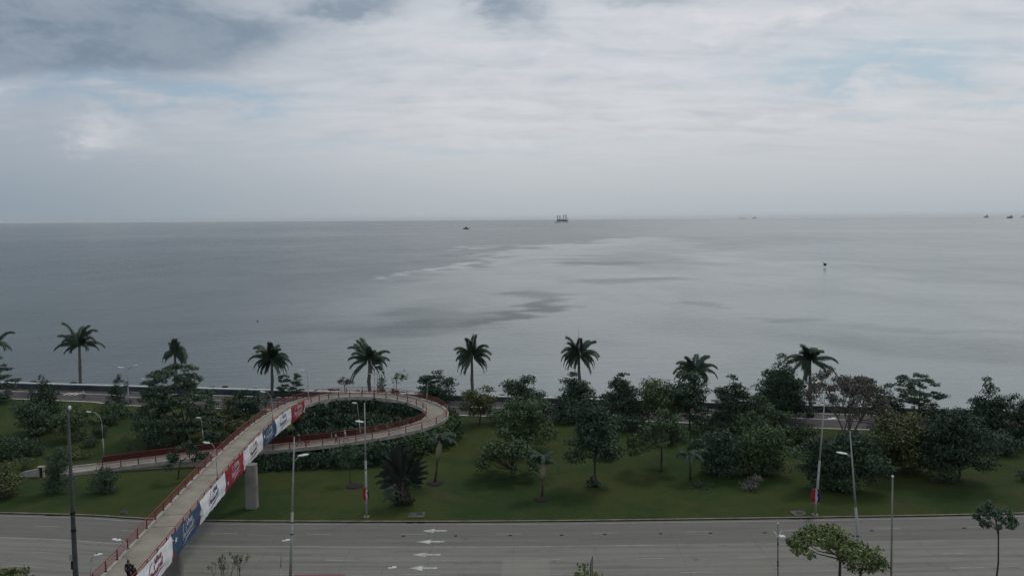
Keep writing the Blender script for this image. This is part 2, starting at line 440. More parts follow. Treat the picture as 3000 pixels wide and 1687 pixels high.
o = mb.build('riprap_rocks', M_rock); tag(o, 'dark boulders heaped against the water side of the sea wall', 'rocks', kind='stuff')

# sea ---------------------------------------------------------------
def sea_mat():
    m, b = setup('sea')
    g = NT.nodes.new('ShaderNodeNewGeometry'); p = g.outputs['Position']
    a = NT.nodes.new('ShaderNodeAttribute'); a.attribute_name = 'calm_sheen'; calm_sheen = E(a.outputs['Fac'])
    sp = NT.nodes.new('ShaderNodeSeparateXYZ'); NT.links.new(p, sp.inputs[0]); X, Y = E(sp.outputs[0]), E(sp.outputs[1])
    n_l = noise(comb(X * .0022, Y * .0016, 0.0), 1.0, 6, .6, .5)
    n_m = noise(comb(X * .02, Y * .011, 0.0), 1.0, 6, .62, .6)
    swell = noise(comb(X * .09 + Y * .02, Y * .30 - X * .05, 0.0), 1.0, 4, .6, .6)
    rip = noise(comb(X * .55 + Y * .1, Y * 1.3 - X * .2, 2.0), 1.0, 3, .6, .4)
    rough_m = clamp(1.0 - calm_sheen)
    c = mixc(rough_m, (.178, .200, .192), (.036, .054, .058))  # sky sheen put into the colour: paler where smooth, darker where ruffled
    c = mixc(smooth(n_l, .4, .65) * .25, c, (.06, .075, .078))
    NT.links.new(c, b.inputs['Base Color'])
    r = 0.15 + rough_m * .12 + (n_m - .5) * .10 + (n_l - .5) * .10
    NT.links.new(clamp(r).s, b.inputs['Roughness'])
    b.inputs['IOR'].default_value = 1.33; b.inputs['Specular IOR Level'].default_value = .5
    h = swell * 1.0 + rip * .35
    cdn = NT.nodes.new('ShaderNodeCameraData')
    dist = f1('SQRT', X * X + Y * Y)
    bn = NT.nodes.new('ShaderNodeBump'); bn.inputs['Distance'].default_value = .9
    st = (0.15 + rough_m * 0.26 + smooth(n_m, .45, .7) * 0.18) * (1.0 - smooth(dist, 300, 3000) * .75)
    NT.links.new(st.s, bn.inputs['Strength']); NT.links.new(h.s, bn.inputs['Height']); NT.links.new(bn.outputs[0], b.inputs['Normal'])
    NT.nodes.remove(cdn)
    return m
# slicks, ripple fields and painted sky sheen: smooth (1) and wind-ruffled (0) water, as ellipses lying on the sea
def sp_(px, py): return at(px, py, SEA)
naz, nr = 420, 340
azs = np.linspace(-70, 70, naz) * math.pi / 180
# rows spaced by screen-independent geometric distance
rr = np.concatenate([np.geomspace(110, 14000, nr - 14), np.geomspace(16000, 60000, 14)])
A_, R_ = np.meshgrid(azs, rr)
SX, SY = R_ * np.sin(A_), R_ * np.cos(A_)
SX2, SY2 = SX, SY
def vnoise(x, y, seed):
    r0 = np.random.default_rng(seed); T = r0.random((64, 64)); xi, yi = np.floor(x).astype(int), np.floor(y).astype(int)
    fx, fy = x - xi, y - yi; fx = fx * fx * (3 - 2 * fx); fy = fy * fy * (3 - 2 * fy)
    g = lambda i, j: T[i % 64, j % 64]
    return (g(xi, yi) * (1 - fx) + g(xi + 1, yi) * fx) * (1 - fy) + (g(xi, yi + 1) * (1 - fx) + g(xi + 1, yi + 1) * fx) * fy - .5
def fb(x, y, s, sd, o=4): return sum(vnoise(x / s * 2 ** k, y / s * 2 ** k, sd + k) / 2 ** k for k in range(o))
lr = np.log(R_)
# polar coordinates make the patches elongated as wind streaks seen from the shore
wa = A_ + fb(A_, lr * 2.0, .09, 1) * .07; wl = lr + fb(A_, lr, .12, 9) * .10
def pol(px, py):
    p = sp_(px, py); return math.atan2(p[0], p[1]), math.log(math.hypot(p[0], p[1]))
calm_sheen = np.zeros_like(A_)
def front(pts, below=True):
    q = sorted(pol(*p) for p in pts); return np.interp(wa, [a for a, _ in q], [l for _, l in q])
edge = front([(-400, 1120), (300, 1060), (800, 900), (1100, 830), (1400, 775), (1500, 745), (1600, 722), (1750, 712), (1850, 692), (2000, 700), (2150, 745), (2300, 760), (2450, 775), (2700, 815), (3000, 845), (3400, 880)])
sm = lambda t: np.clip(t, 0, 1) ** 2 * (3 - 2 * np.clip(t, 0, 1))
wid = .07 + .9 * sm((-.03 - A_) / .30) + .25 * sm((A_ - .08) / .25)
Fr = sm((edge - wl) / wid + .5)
G = .04 + .92 * sm((A_ + .52) / .66)                              # painted reflection: darker to the left, where dark clouds mirror
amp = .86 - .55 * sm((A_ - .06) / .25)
calm_sheen = G * ((1 - amp) + amp * Fr) + .10 * fb(A_ * .7, lr * 2.2, .25, 33) + .05 * fb(A_ * .5, lr * 7, .2, 44)
def patch(px, py, sx, sy, amt, tilt=0.0):
    global calm_sheen
    a0, l0 = pol(px, py); _, l1 = pol(px, py - sy); sl_ = abs(l1 - l0); sa_ = sx / F
    u = (wa - a0) / sa_; v = (wl - l0 + tilt * (wa - a0)) / sl_
    calm_sheen = calm_sheen + amt * (1.15 if amt < 0 else .8) * sm(1.45 - np.sqrt(u * u + v * v))
for q in [(1570, 905, 130, 14, -.8, -2.0), (1460, 938, 100, 12, -.7, -1.2), (1600, 868, 95, 13, -.5, 0), (1300, 930, 200, 28, -.4, .1), (1180, 965, 260, 22, -.35, 0), (1620, 778, 50, 5, -.4, 0),
          (1850, 820, 170, 9, -.55, -.25), (1730, 770, 120, 6, -.5, .1), (1850, 760, 200, 22, -.45, .2), (1950, 725, 220, 16, -.3, 0), (2250, 930, 75, 7, -.45, 0), (2080, 888, 40, 3, -.4, 0),
          (2110, 700, 330, 10, -.2, 0), (1650, 718, 140, 2.2, .5, 0), (1450, 722, 50, 1.6, .6, -.6), (1270, 785, 170, 3.6, 1.1, -2.6), (1470, 744, 110, 3.2, .7, -2.8), (1400, 726, 90, 2.4, .7, -2.4), (1640, 716, 150, 2.6, .7, -3.2),
          (700, 690, 500, 6, .22, 0), (300, 655, 500, 5, .3, 0), (1250, 742, 200, 3, .25, -.2), (2700, 1010, 300, 30, -.3, 0), (2650, 960, 330, 9, -.25, 0)]: patch(*q)
calm_sheen = np.clip(calm_sheen, 0, 1)
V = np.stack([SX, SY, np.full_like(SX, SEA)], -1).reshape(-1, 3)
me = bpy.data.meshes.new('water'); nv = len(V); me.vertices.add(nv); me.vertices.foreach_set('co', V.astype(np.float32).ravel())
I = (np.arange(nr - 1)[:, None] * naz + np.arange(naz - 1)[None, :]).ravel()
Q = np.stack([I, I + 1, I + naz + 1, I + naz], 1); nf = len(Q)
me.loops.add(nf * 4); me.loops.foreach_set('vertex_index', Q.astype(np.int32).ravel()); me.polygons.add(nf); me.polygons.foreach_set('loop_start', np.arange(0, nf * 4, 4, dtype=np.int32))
me.update(calc_edges=True); a = me.attributes.new('calm_sheen', 'FLOAT', 'POINT'); a.data.foreach_set('value', calm_sheen.astype(np.float32).ravel())
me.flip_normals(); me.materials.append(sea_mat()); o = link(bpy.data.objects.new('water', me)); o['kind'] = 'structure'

# ------------------------------------------------------------------ footbridge
M_conc = mat('concrete', (.262, .230, .194), .85, .18, .5)
M_concl = mat('kerb_concrete', (.33, .31, .285), .85, .2, 1.0)
M_red = mat('red_paint', (.20, .036, .034), .55, .2, 1.5)
M_redp = mat('red_post_paint', (.12, .018, .019), .5, .2, 1.5)
CL = [(-31.0, 40, 6.4), (-32.0, 55, 6.5), (-32.6, 65, 6.5), (-33.4, 74, 6.5), (-34.25, 83, 6.5), (-35.1, 93, 6.5), (-35.8, 104, 6.5), (-36.15, 113, 6.45), (-36.1, 119, 6.4), (-35.7, 124.6, 6.3), (-34.9, 129.2, 6.2),
      (-33.1, 133.2, 6.05), (-30.3, 136.2, 5.9), (-26.6, 137.7, 5.75), (-22.6, 137.8, 5.5), (-18.5, 136.7, 5.2), (-14.9, 134.3, 4.8), (-12.7, 131.0, 4.45), (-12.5, 127.6, 4.05), (-14.6, 124.7, 3.6), (-18.2, 122.6, 3.2), (-22.5, 121.3, 2.75),
      (-27.6, 120.3, 2.3), (-33, 119.6, 1.95), (-39, 118.9, 1.65), (-45.4, 117.9, 1.3), (-50.5, 117.1, .95), (-55.6, 116.0, .65), (-60.5, 114.7, .35), (-65, 113.5, .14)]
cl, cs = catmull(CL, .8)
HWD = 1.8
tg = np.gradient(cl[:, :2], axis=0); tg /= np.linalg.norm(tg, axis=1)[:, None]; nrm = np.stack([tg[:, 1], -tg[:, 0]], 1)   # to the right
def off(d, dz=0.0, a=0, b=None):
    p = cl.copy(); p[:, :2] += nrm * d; p[:, 2] += dz
    return [tuple(v) for v in p[a:b]]
fb_root = empty('footbridge', (-34, 90, 0), 'long pale concrete pedestrian bridge with dark red railings curling into a looping ramp', 'footbridge')
iB = int(np.argmax(cl[:, 1] > 127)); iL = int(np.argmax((cl[:, 0] < -30) & (np.arange(len(cl)) > iB + 40)))
def deck(name, a, b):
    mb = MB(); mb.add(*loft([off(-HWD, 0, a, b), off(HWD, 0, a, b), off(HWD + .02, -.38, a, b), off(.9, -.42, a, b), off(.7, -.95 if a == 0 else -.6, a, b), off(-.7, -.95 if a == 0 else -.6, a, b), off(-.9, -.42, a, b), off(-HWD - .02, -.38, a, b)], True))
    return in_parent(mb, name, M_conc, fb_root)
deck('bridge_deck', 0, iB + 1); deck('ramp_deck', iB, None)
for sd_, nm in ((-1, 'edge_kerb'), (1, 'edge_kerb')):
    mb = MB(); mb.add(*loft([off(sd_ * (HWD - .26), .003), off(sd_ * (HWD - .26), .2), off(sd_ * (HWD + .06), .2), off(sd_ * (HWD + .06), -.36), off(sd_ * (HWD + .022), -.36)]))
    in_parent(mb, nm, M_concl, fb_root)
M_joint = mat('joint', (.06, .055, .05), .9)
for px, py in [(457, 1550), (520, 1508), (700, 1313), (610, 1395)]:
    Y = at(px, py, 6.5)[1]; k = int(np.argmax(cl[:, 1] > Y)); p = cl[k]; mb = MB()
    mb.box((p[0], p[1], p[2] + .003), (HWD * 2 - .55, .09, .006), math.atan2(-nrm[k][1], -nrm[k][0]) + math.pi); in_parent(mb, 'expansion_joint', M_joint, fb_root)
# railings
ie = int(np.argmax(cl[:, 2] < .35))
for sd_ in (-1, 1):
    mb = MB()
    for hh, rr_ in ((.42, .028), (.62, .028), (.84, .028), (1.12, .045)):
        mb.tube(off(sd_ * (HWD - .1), hh, 0, ie), rr_, 6)
    in_parent(mb, 'handrail', M_red, fb_root)
posts = []
step = 3
for sd_ in (-1, 1):
    for k in range(2, ie, step):
        p = cl[k]; q = (p[0] + nrm[k][0] * sd_ * (HWD - .1), p[1] + nrm[k][1] * sd_ * (HWD - .1), p[2])
        posts.append((q, math.atan2(tg[k][1], tg[k][0])))
vis = [(q, r) for q, r in posts if q[1] > 60]; vis.sort(key=lambda t: math.hypot(t[0][0], t[0][1])); rest = vis[100:] + [t for t in posts if t[0][1] <= 60]
def post_into(mb, q, r):
    mb.box((q[0], q[1], q[2] + .62), (.13, .09, 1.06), r, .75); mb.box((q[0], q[1], q[2] + .2), (.24, .2, .12), r, .8)
pm = MB(); post_into(pm, (0, 0, 0), 0); p0 = None
for q, r in vis[:100]:
    if p0 is None: p0 = pm.build('railing_post', M_redp, fb_root); o = p0
    else: o = p0.copy(); link(o, fb_root)
    o.location = Vector(q) - fb_root.location; o.rotation_euler = (0, 0, r)
mb = MB()
for q, r in rest: post_into(mb, q, r)
o = in_parent(mb, 'railing_post_far', M_redp, fb_root); o['kind'] = 'stuff'
# solid red kick panel on the inner side of the low ramp (reads as a dark red band)
mb = MB(); a0 = int(np.argmax((cl[:, 0] < -20) & (np.arange(len(cl)) > iB + 60)))
mb.add(*loft([off(HWD + .02, .22, a0, ie), off(HWD + .02, 1.0, a0, ie)])); mesh_panel = in_parent(mb, 'mesh_panel', mat('red_mesh', (.030, .014, .013), .7, .3, 1.0), fb_root)
# pillars
M_pil = mat('pillar', (.20, .19, .175), .85, .22, .5, rgb2=None)
def pillar(x, y, ztop, wx_, wy_, rz=0.0):
    mb = MB(); pr = []
    for k in range(20):
        th = 2 * math.pi * k / 20; cx_, sy__ = math.cos(th), math.sin(th)
        pr.append((math.copysign(abs(cx_) ** .6, cx_) * wx_ / 2, math.copysign(abs(sy__) ** .6, sy__) * wy_ / 2))
    vs = [(x + a, y + b_, z) for z in (0, ztop) for a, b_ in pr]; n = 20
    mb.add(vs, [(i, (i + 1) % n, n + (i + 1) % n, n + i) for i in range(n)] + [tuple(range(n, 2 * n))])
    in_parent(mb, 'pillar', M_pil, fb_root, False)
kf = int(np.argmax((cl[:, 2] < 1.5) & (np.arange(len(cl)) > iB)))
mb = MB(); low = lambda d: [(p[0], p[1], 0.0) for p in off(d, 0, kf, None)]
mb.add(*loft([low(-HWD + .12), off(-HWD + .12, -.37, kf, None), off(HWD - .12, -.37, kf, None), low(HWD - .12)])); in_parent(mb, 'ramp_base', M_conc, fb_root)
b0 = at(739, 1486); pillar(b0[0], b0[1], 5.6, 1.5, 1.3)
pillar(-33.35, 76.3, 5.6, 1.7, 1.2)
for k in (iB + 8, iB + 22, iB + 34, iB + 46):
    p = cl[k]; pillar(p[0], p[1], p[2] - .5, .7, .7)
# low white entrance wall where the ramp meets the ground
er = empty('entrance_wall', at(95, 1392), 'low pale concrete wing wall with a small gate box at the foot of the ramp', 'wall')
A = at(58, 1397); B = at(113, 1396); mb = MB()
mb.add([(A[0], A[1], 0), (B[0], B[1], 0), (B[0], B[1], 1.15), (A[0] + .6, A[1], .75), (A[0], A[1], .5), (A[0], A[1] + .35, 0), (B[0], B[1] + .35, 0), (B[0], B[1] + .35, 1.15), (A[0] + .6, A[1] + .35, .75), (A[0], A[1] + .35, .5)],
       [(0, 1, 2, 3, 4), (9, 8, 7, 6, 5), (4, 3, 8, 9), (3, 2, 7, 8), (1, 6, 7, 2), (0, 4, 9, 5)])
in_parent(mb, 'wing_wall', mat('white_concrete', (.34, .32, .29), .85, .12, 1.0), er)
mb = MB(); C0 = at(122, 1396); mb.box((C0[0] - .28, C0[1], .7), (.14, .5, 1.4)); mb.box((C0[0] + .33, C0[1], .7), (.14, .5, 1.4)); mb.box((C0[0] + .02, C0[1], 1.46), (.9, .6, .12))
in_parent(mb, 'gate_frame', MATS['white_concrete'], er)
mb = MB(); mb.box((C0[0] + .02, C0[1] + .1, .65), (.44, .1, 1.3)); in_parent(mb, 'gate', M_slit, er)

# banners -----------------------------------------------------------
M_bw = mat('banner_white', (.70, .70, .73), .7, .07, .8)
M_bb = mat('banner_blue', (.034, .075, .145), .65, .15, .8)
M_br = mat('banner_red', (.27, .022, .036), .65, .12, .8)
M_ink = {'maroon': mat('ink_maroon', (.19, .030, .055), .7), 'navy': mat('ink_navy', (.022, .040, .105), .7), 'white': mat('ink_white', (.46, .47, .50), .7), 'grey': mat('ink_grey', (.10, .12, .18), .7)}
s_of_y = lambda Y: np.interp(Y, cl[:iB + 10, 1], cs[:iB + 10])
bph = rng.uniform(0, 6, 12)
def bpos(s, v, out=0.0):
    x, y, z = (np.interp(s, cs, cl[:, k]) for k in range(3)); nx, ny = (np.interp(s, cs, nrm[:, k]) for k in range(2))
    wv = .045 * math.sin(s * 1.7 + bph[0] + v * .9) + .035 * math.sin(s * 4.1 + v * 2.2 + bph[1]) + .04 * math.sin(v * 5 + s * .6 + bph[2])
    d = HWD + .22 + wv * .55 + .10 * math.cos(v * 1.2) + out
    return (x + nx * d, y + ny * d, z + v)
TOPV, BOTV = 1.17, -1.28
FONT = {}
def glyphs(txt, size, shear=.32):
    cu_ = bpy.data.curves.new('t', 'FONT'); cu_.body = txt; cu_.size = size; cu_.shear = shear; cu_.offset = .018 * size; cu_.resolution_u = 3
    ob = bpy.data.objects.new('t', cu_); COL.objects.link(ob); dg = bpy.context.evaluated_depsgraph_get(); me_ = ob.evaluated_get(dg).to_mesh()
    vs = [(v.co.x, v.co.y) for v in me_.vertices]; fs = [tuple(p.vertices) for p in me_.polygons]
    ob.evaluated_get(dg).to_mesh_clear(); bpy.data.objects.remove(ob); return vs, fs
G1 = glyphs('¡Viva', .86); G2 = glyphs('Panamá!', .82)
def star_pts(cx, cy, r, rot=0.0):
    return [(cx + (r if k % 2 == 0 else r * .42) * math.cos(math.pi / 2 + rot + k * math.pi / 5), cy + (r if k % 2 == 0 else r * .42) * math.sin(math.pi / 2 + rot + k * math.pi / 5)) for k in range(10)]
def banner(Y0, Y1, colr, ink, lab, seed, left=None, right=None, vis=True):
    s0, s1 = s_of_y(Y0), s_of_y(Y1); L = s1 - s0; rg = random.Random(seed)
    P0 = bpos(s0, 0); root = empty('banner', P0, lab, 'banner', 'banners along the bridge railing')
    nu, nv_ = int(L / .18) + 2, 15; vs = []
    sag = lambda u: -.16 * (math.sin(math.pi * ((u * 3) % 1)) ** 2) * rg0
    rg0 = rg.uniform(.2, 1.0)
    for j in range(nv_):
        for i in range(nu):
            u = i / (nu - 1); v = BOTV + (TOPV - BOTV) * j / (nv_ - 1)
            if j == nv_ - 1: v += sag(u)
            vs.append(bpos(s0 + .02 + (L - .04) * u, v))
    mb = MB(); mb.add(vs, [(j * nu + i, j * nu + i + 1, (j + 1) * nu + i + 1, (j + 1) * nu + i) for j in range(nv_ - 1) for i in range(nu - 1)])
    in_parent(mb, 'cloth', colr, root, True)
    def stick(pts, fs, m, name, out=.03):
        mb = MB(); mb.add([bpos(s0 + u, v, out) for u, v in pts], fs); in_parent(mb, name, m, root)
    # lettering, slanting up along the cloth
    if ink:
        for (g, u0, v0) in ((G1, L * .5 - .55, .26), (G2, L * .5 - 1.6, -.52)):
            ca, sa = math.cos(.10), math.sin(.10); sx = 1.25
            pts = [(u0 + (x * sx * ca - y * sa), v0 + x * sx * sa + y * ca) for x, y in g[0]]
            stick(pts, g[1], M_ink[ink], 'lettering')
        pts = []; n = 14                                        # the underline flourish
        for i in range(n + 1):
            t = i / n; u = L * .5 - 1.5 + 3.9 * t; v = -1.0 + .34 * math.sin(t * 2.0) + .2 * t; wdt = .075 * math.sin(math.pi * t) + .012
            pts += [(u, v + wdt), (u, v - wdt)]
        stick(pts, [(2 * i, 2 * i + 1, 2 * i + 3, 2 * i + 2) for i in range(n)], M_ink[ink], 'flourish')
        pts = []
        for i in range(n + 1):
            t = i / n; u = L * .5 - 1.75 + 1.1 * t; v = .0 + .85 * math.sin(t * 1.5); wdt = .05 * math.sin(math.pi * t) + .01
            pts += [(u, v + wdt), (u + .03, v - wdt)]
        stick(pts, [(2 * i, 2 * i + 1, 2 * i + 3, 2 * i + 2) for i in range(n)], M_ink[ink], 'flourish')
    # brush-torn colour patches and stars at the ends
    def torn(side, m, v0, v1, wmax, out=.022):
        cell = .11; pts = []; fs = []; nvv = int((v1 - v0) / cell)
        for j in range(nvv):
            t = j / nvv; wd = wmax * (.55 + .45 * math.sin(t * 3.0 + seed)) * rg.uniform(.75, 1.0)
            for i in range(max(1, int(wd / cell))):
                u = i * cell if side < 0 else L - (i + 1) * cell; v = v0 + j * cell; o_ = len(pts)
                pts += [(u, v), (u + cell, v), (u + cell, v + cell), (u, v + cell)]; fs.append((o_, o_ + 1, o_ + 2, o_ + 3))
        stick(pts, fs, m, 'torn_patch', out)
    def star(u, v, r, m, rot=.15):
        P = star_pts(u, v, r, rot); stick([(u, v)] + P, [(0, 1 + k, 1 + (k + 1) % 10) for k in range(10)], m, 'star', .045)
    for side, spec in ((-1, left), (1, right)):
        for it in spec or []:
            if it[0] == 'torn': torn(side, *it[1:])
            else: star(it[1] if side < 0 else L - it[1], *it[2:])
    return root
BY = [53.2, 61.9, 70.6, 79.3, 89.0, 97.2, 106.5, 113.2, 121.0, 126.2]
banner(BY[1], BY[2], M_bw, 'maroon', 'white banner with maroon lettering, lowest on the bridge and cut by the frame', 1)
banner(BY[2], BY[3], M_bb, 'white', 'blue banner with white lettering, a red patch and a small star, lowest blue one', 2,
       left=[('torn', M_bw, .55, 1.05, .35), ('torn', M_br, -1.15, .0, 1.0), ('star', .95, .35, .36, M_bw)], right=[('torn', M_br, -1.1, .1, 1.1)])
banner(BY[3], BY[4], M_bw, 'navy', 'white banner with navy lettering between the blue and the red banner', 3,
       left=[('star', .30, -.15, .75, M_ink['white']), ('torn', M_bb, .3, .75, .45), ('torn', M_bb, -1.1, -.2, .35)])
banner(BY[4], BY[5], M_br, 'white', 'red banner with white lettering beside the white lamp post, lower of the two red', 4,
       left=[('torn', M_bb, -.6, .55, .8), ('star', 1.0, -.5, .33, M_bw)], right=[('star', .35, -.1, .5, M_bw), ('torn', M_bb, -1.1, -.3, .5)])
banner(BY[5], BY[6], M_bw, 'maroon', 'white banner with maroon lettering in front of the tall pillar top', 5,
       left=[('torn', M_bb, -.9, .0, .4)])
banner(BY[6], BY[7], M_bb, 'white', 'blue banner with white lettering where the ramp passes under the bridge', 6,
       left=[('torn', M_br, -1.1, .1, .7), ('star', .7, .3, .35, M_bw)])
banner(BY[7], BY[8], M_bw, 'grey', 'white banner with grey lettering, second from the far end', 7,
       left=[('torn', M_bb, -.9, .7, .4), ('star', .5, -.2, .5, M_ink['white'])])
banner(BY[8], BY[9] + .9, M_br, 'white', 'short red banner with a white end at the start of the loop', 8, right=[('torn', M_bw, -1.2, 1.1, .8)])
# ------------------------------------------------------------------ vegetation
M_bark = mat('bark', (.055, .045, .036), .9, .35, 2.0)
M_barkp = mat('bark_pale', (.16, .15, .13), .9, .25, 1.0)
LM = {
 'dark': leafmat('leaf_dark', (0.024, 0.045, 0.030), (0.059, 0.097, 0.053), (0.115, 0.151, 0.072)),
 'blue': leafmat('leaf_bluegreen', (0.025, 0.047, 0.031), (0.055, 0.087, 0.056), (0.102, 0.131, 0.077)), #(0.025, 0.047, 0.043), (0.055, 0.091, 0.071), (0.105, 0.137, 0.093)),
 'mid': leafmat('leaf_mid', (0.034, 0.062, 0.028), (0.088, 0.131, 0.055), (0.156, 0.184, 0.083)),
 'olive': leafmat('leaf_olive', (0.048, 0.065, 0.024), (0.125, 0.142, 0.052), (0.207, 0.208, 0.083)),
 'gold': leafmat('leaf_gold', (0.039, 0.059, 0.023), (0.107, 0.121, 0.045), (0.211, 0.211, 0.079)),
 'brown': leafmat('leaf_brown', (0.085, 0.076, 0.066), (0.165, 0.150, 0.132), (0.120, 0.130, 0.090)),
 'bright': leafmat('leaf_bright', (0.049, 0.082, 0.025), (0.142, 0.178, 0.059), (0.233, 0.248, 0.098)),
 'palm': leafmat('palm_leaf', (0.038, 0.067, 0.047), (0.076, 0.111, 0.075), (0.156, 0.188, 0.102)),
}
def leaves(C, R, n, size, rg, flat=0.0, droop=0.0, elong=1.7):
    """n leaf quads in ellipsoid clumps: C (k,3) centres, R (k,3) radii"""
    k = len(C); w_ = (R[:, 0] * R[:, 1] + R[:, 0] * R[:, 2]); w_ = w_ / w_.sum(); idx = rg.choice(k, n, p=w_)
    d = rg.normal(size=(n, 3)); d /= np.linalg.norm(d, axis=1)[:, None]
    rad = rg.random(n) ** .33 * (.75 + .35 * rg.random(n)); P = C[idx] + d * rad[:, None] * R[idx]
    nr_ = d * .9 + rg.normal(size=(n, 3)) * .75; nr_[:, 2] = nr_[:, 2] * (1 - flat) + flat * 1.6 + .35; nr_ /= np.linalg.norm(nr_, axis=1)[:, None]
    a = np.cross(nr_, rg.normal(size=(n, 3))); a /= np.linalg.norm(a, axis=1)[:, None] + 1e-9; a[:, 2] -= droop; b = np.cross(nr_, a)
    sz = size * (.55 + .9 * rg.random(n))[:, None]; a = a * sz * .5 * elong; b = b * sz * .42
    return np.stack([P - a, P - a * .1 + b, P + a, P - a * .1 - b], 1), idx
def crown(name, C, R, m, root, rg, size=.34, dens=1.0, flat=0.0, droop=0.0, elong=1.7, cap=26000, leaf_var=.55, fit=None):
    Cin = C; C = np.array(C, float); R = np.array(R, float)
    area = float((R[:, 0] * R[:, 1] + R[:, 0] * R[:, 2] * 2).sum()) * 2.0
    n = int(max(min(260, cap), min(cap, area / (size * size) * 1.55 * dens)))
    V, idx = leaves(C, R, n, size, rg, flat, droop, elong)
    if fit is not None:                                          # stretch the crown to its measured width and height
        ctr, ext = np.array(fit[:3]), np.array(fit[3:]); q = V.mean(1); lo, hi_ = np.percentile(q, .6, axis=0), np.percentile(q, 99.4, axis=0)
        sc_ = 2 * ext / (hi_ - lo + 1e-6); nq = (q - (lo + hi_) / 2) * sc_ + ctr; V = V + (nq - q)[:, None, :]
        for i_, v_ in enumerate((C - (lo + hi_) / 2) * sc_ + ctr): Cin[i_] = tuple(v_)
    ct = rg.random(len(C)); tone = rg.uniform(-.12, .16) + .55 * ct[idx] + .45 * rg.random(n) * leaf_var / .55  # tone differs at random by crown, clump and leaf
    tone = np.where(rg.random(n) < .05, 1.0, np.minimum(tone, .8))
    return quads_obj(name, V, LM[m], root, tone)
def limbs(root, base, targets, r0, h0, rg, m=M_bark, wob=.25):
    """tapered trunk and limbs as one mesh; h0: height where the limbs start (absolute z)"""
    if len(targets) > 11: targets = [targets[i] for i in np.linspace(0, len(targets) - 1, 11).astype(int)]
    mb = MB(); base = np.array(base, float); top = base + np.array([rg.normal() * wob, rg.normal() * wob, max(.3, h0 - base[2])])
    midp = (base + top) / 2 + np.array([rg.normal() * wob * .4, rg.normal() * wob * .4, 0])
    mb.tube([base - [0, 0, .1], base + [0, 0, .25], midp, top], [r0 * 1.5, r0 * 1.05, r0 * .85, r0 * .72], 8)
    for t in targets:
        t = np.array(t, float); q = top + (t - top) * .5; q[2] = q[2] - .12 * np.linalg.norm(t - top) * (1 if t[2] > top[2] else -.5)
        st = top + (base - top) * rg.uniform(0, .15)
        mb.tube([st, q, t], [r0 * .5, r0 * .3, r0 * .08], 5, False)
    return in_parent(mb, 'trunk', m, root, True)
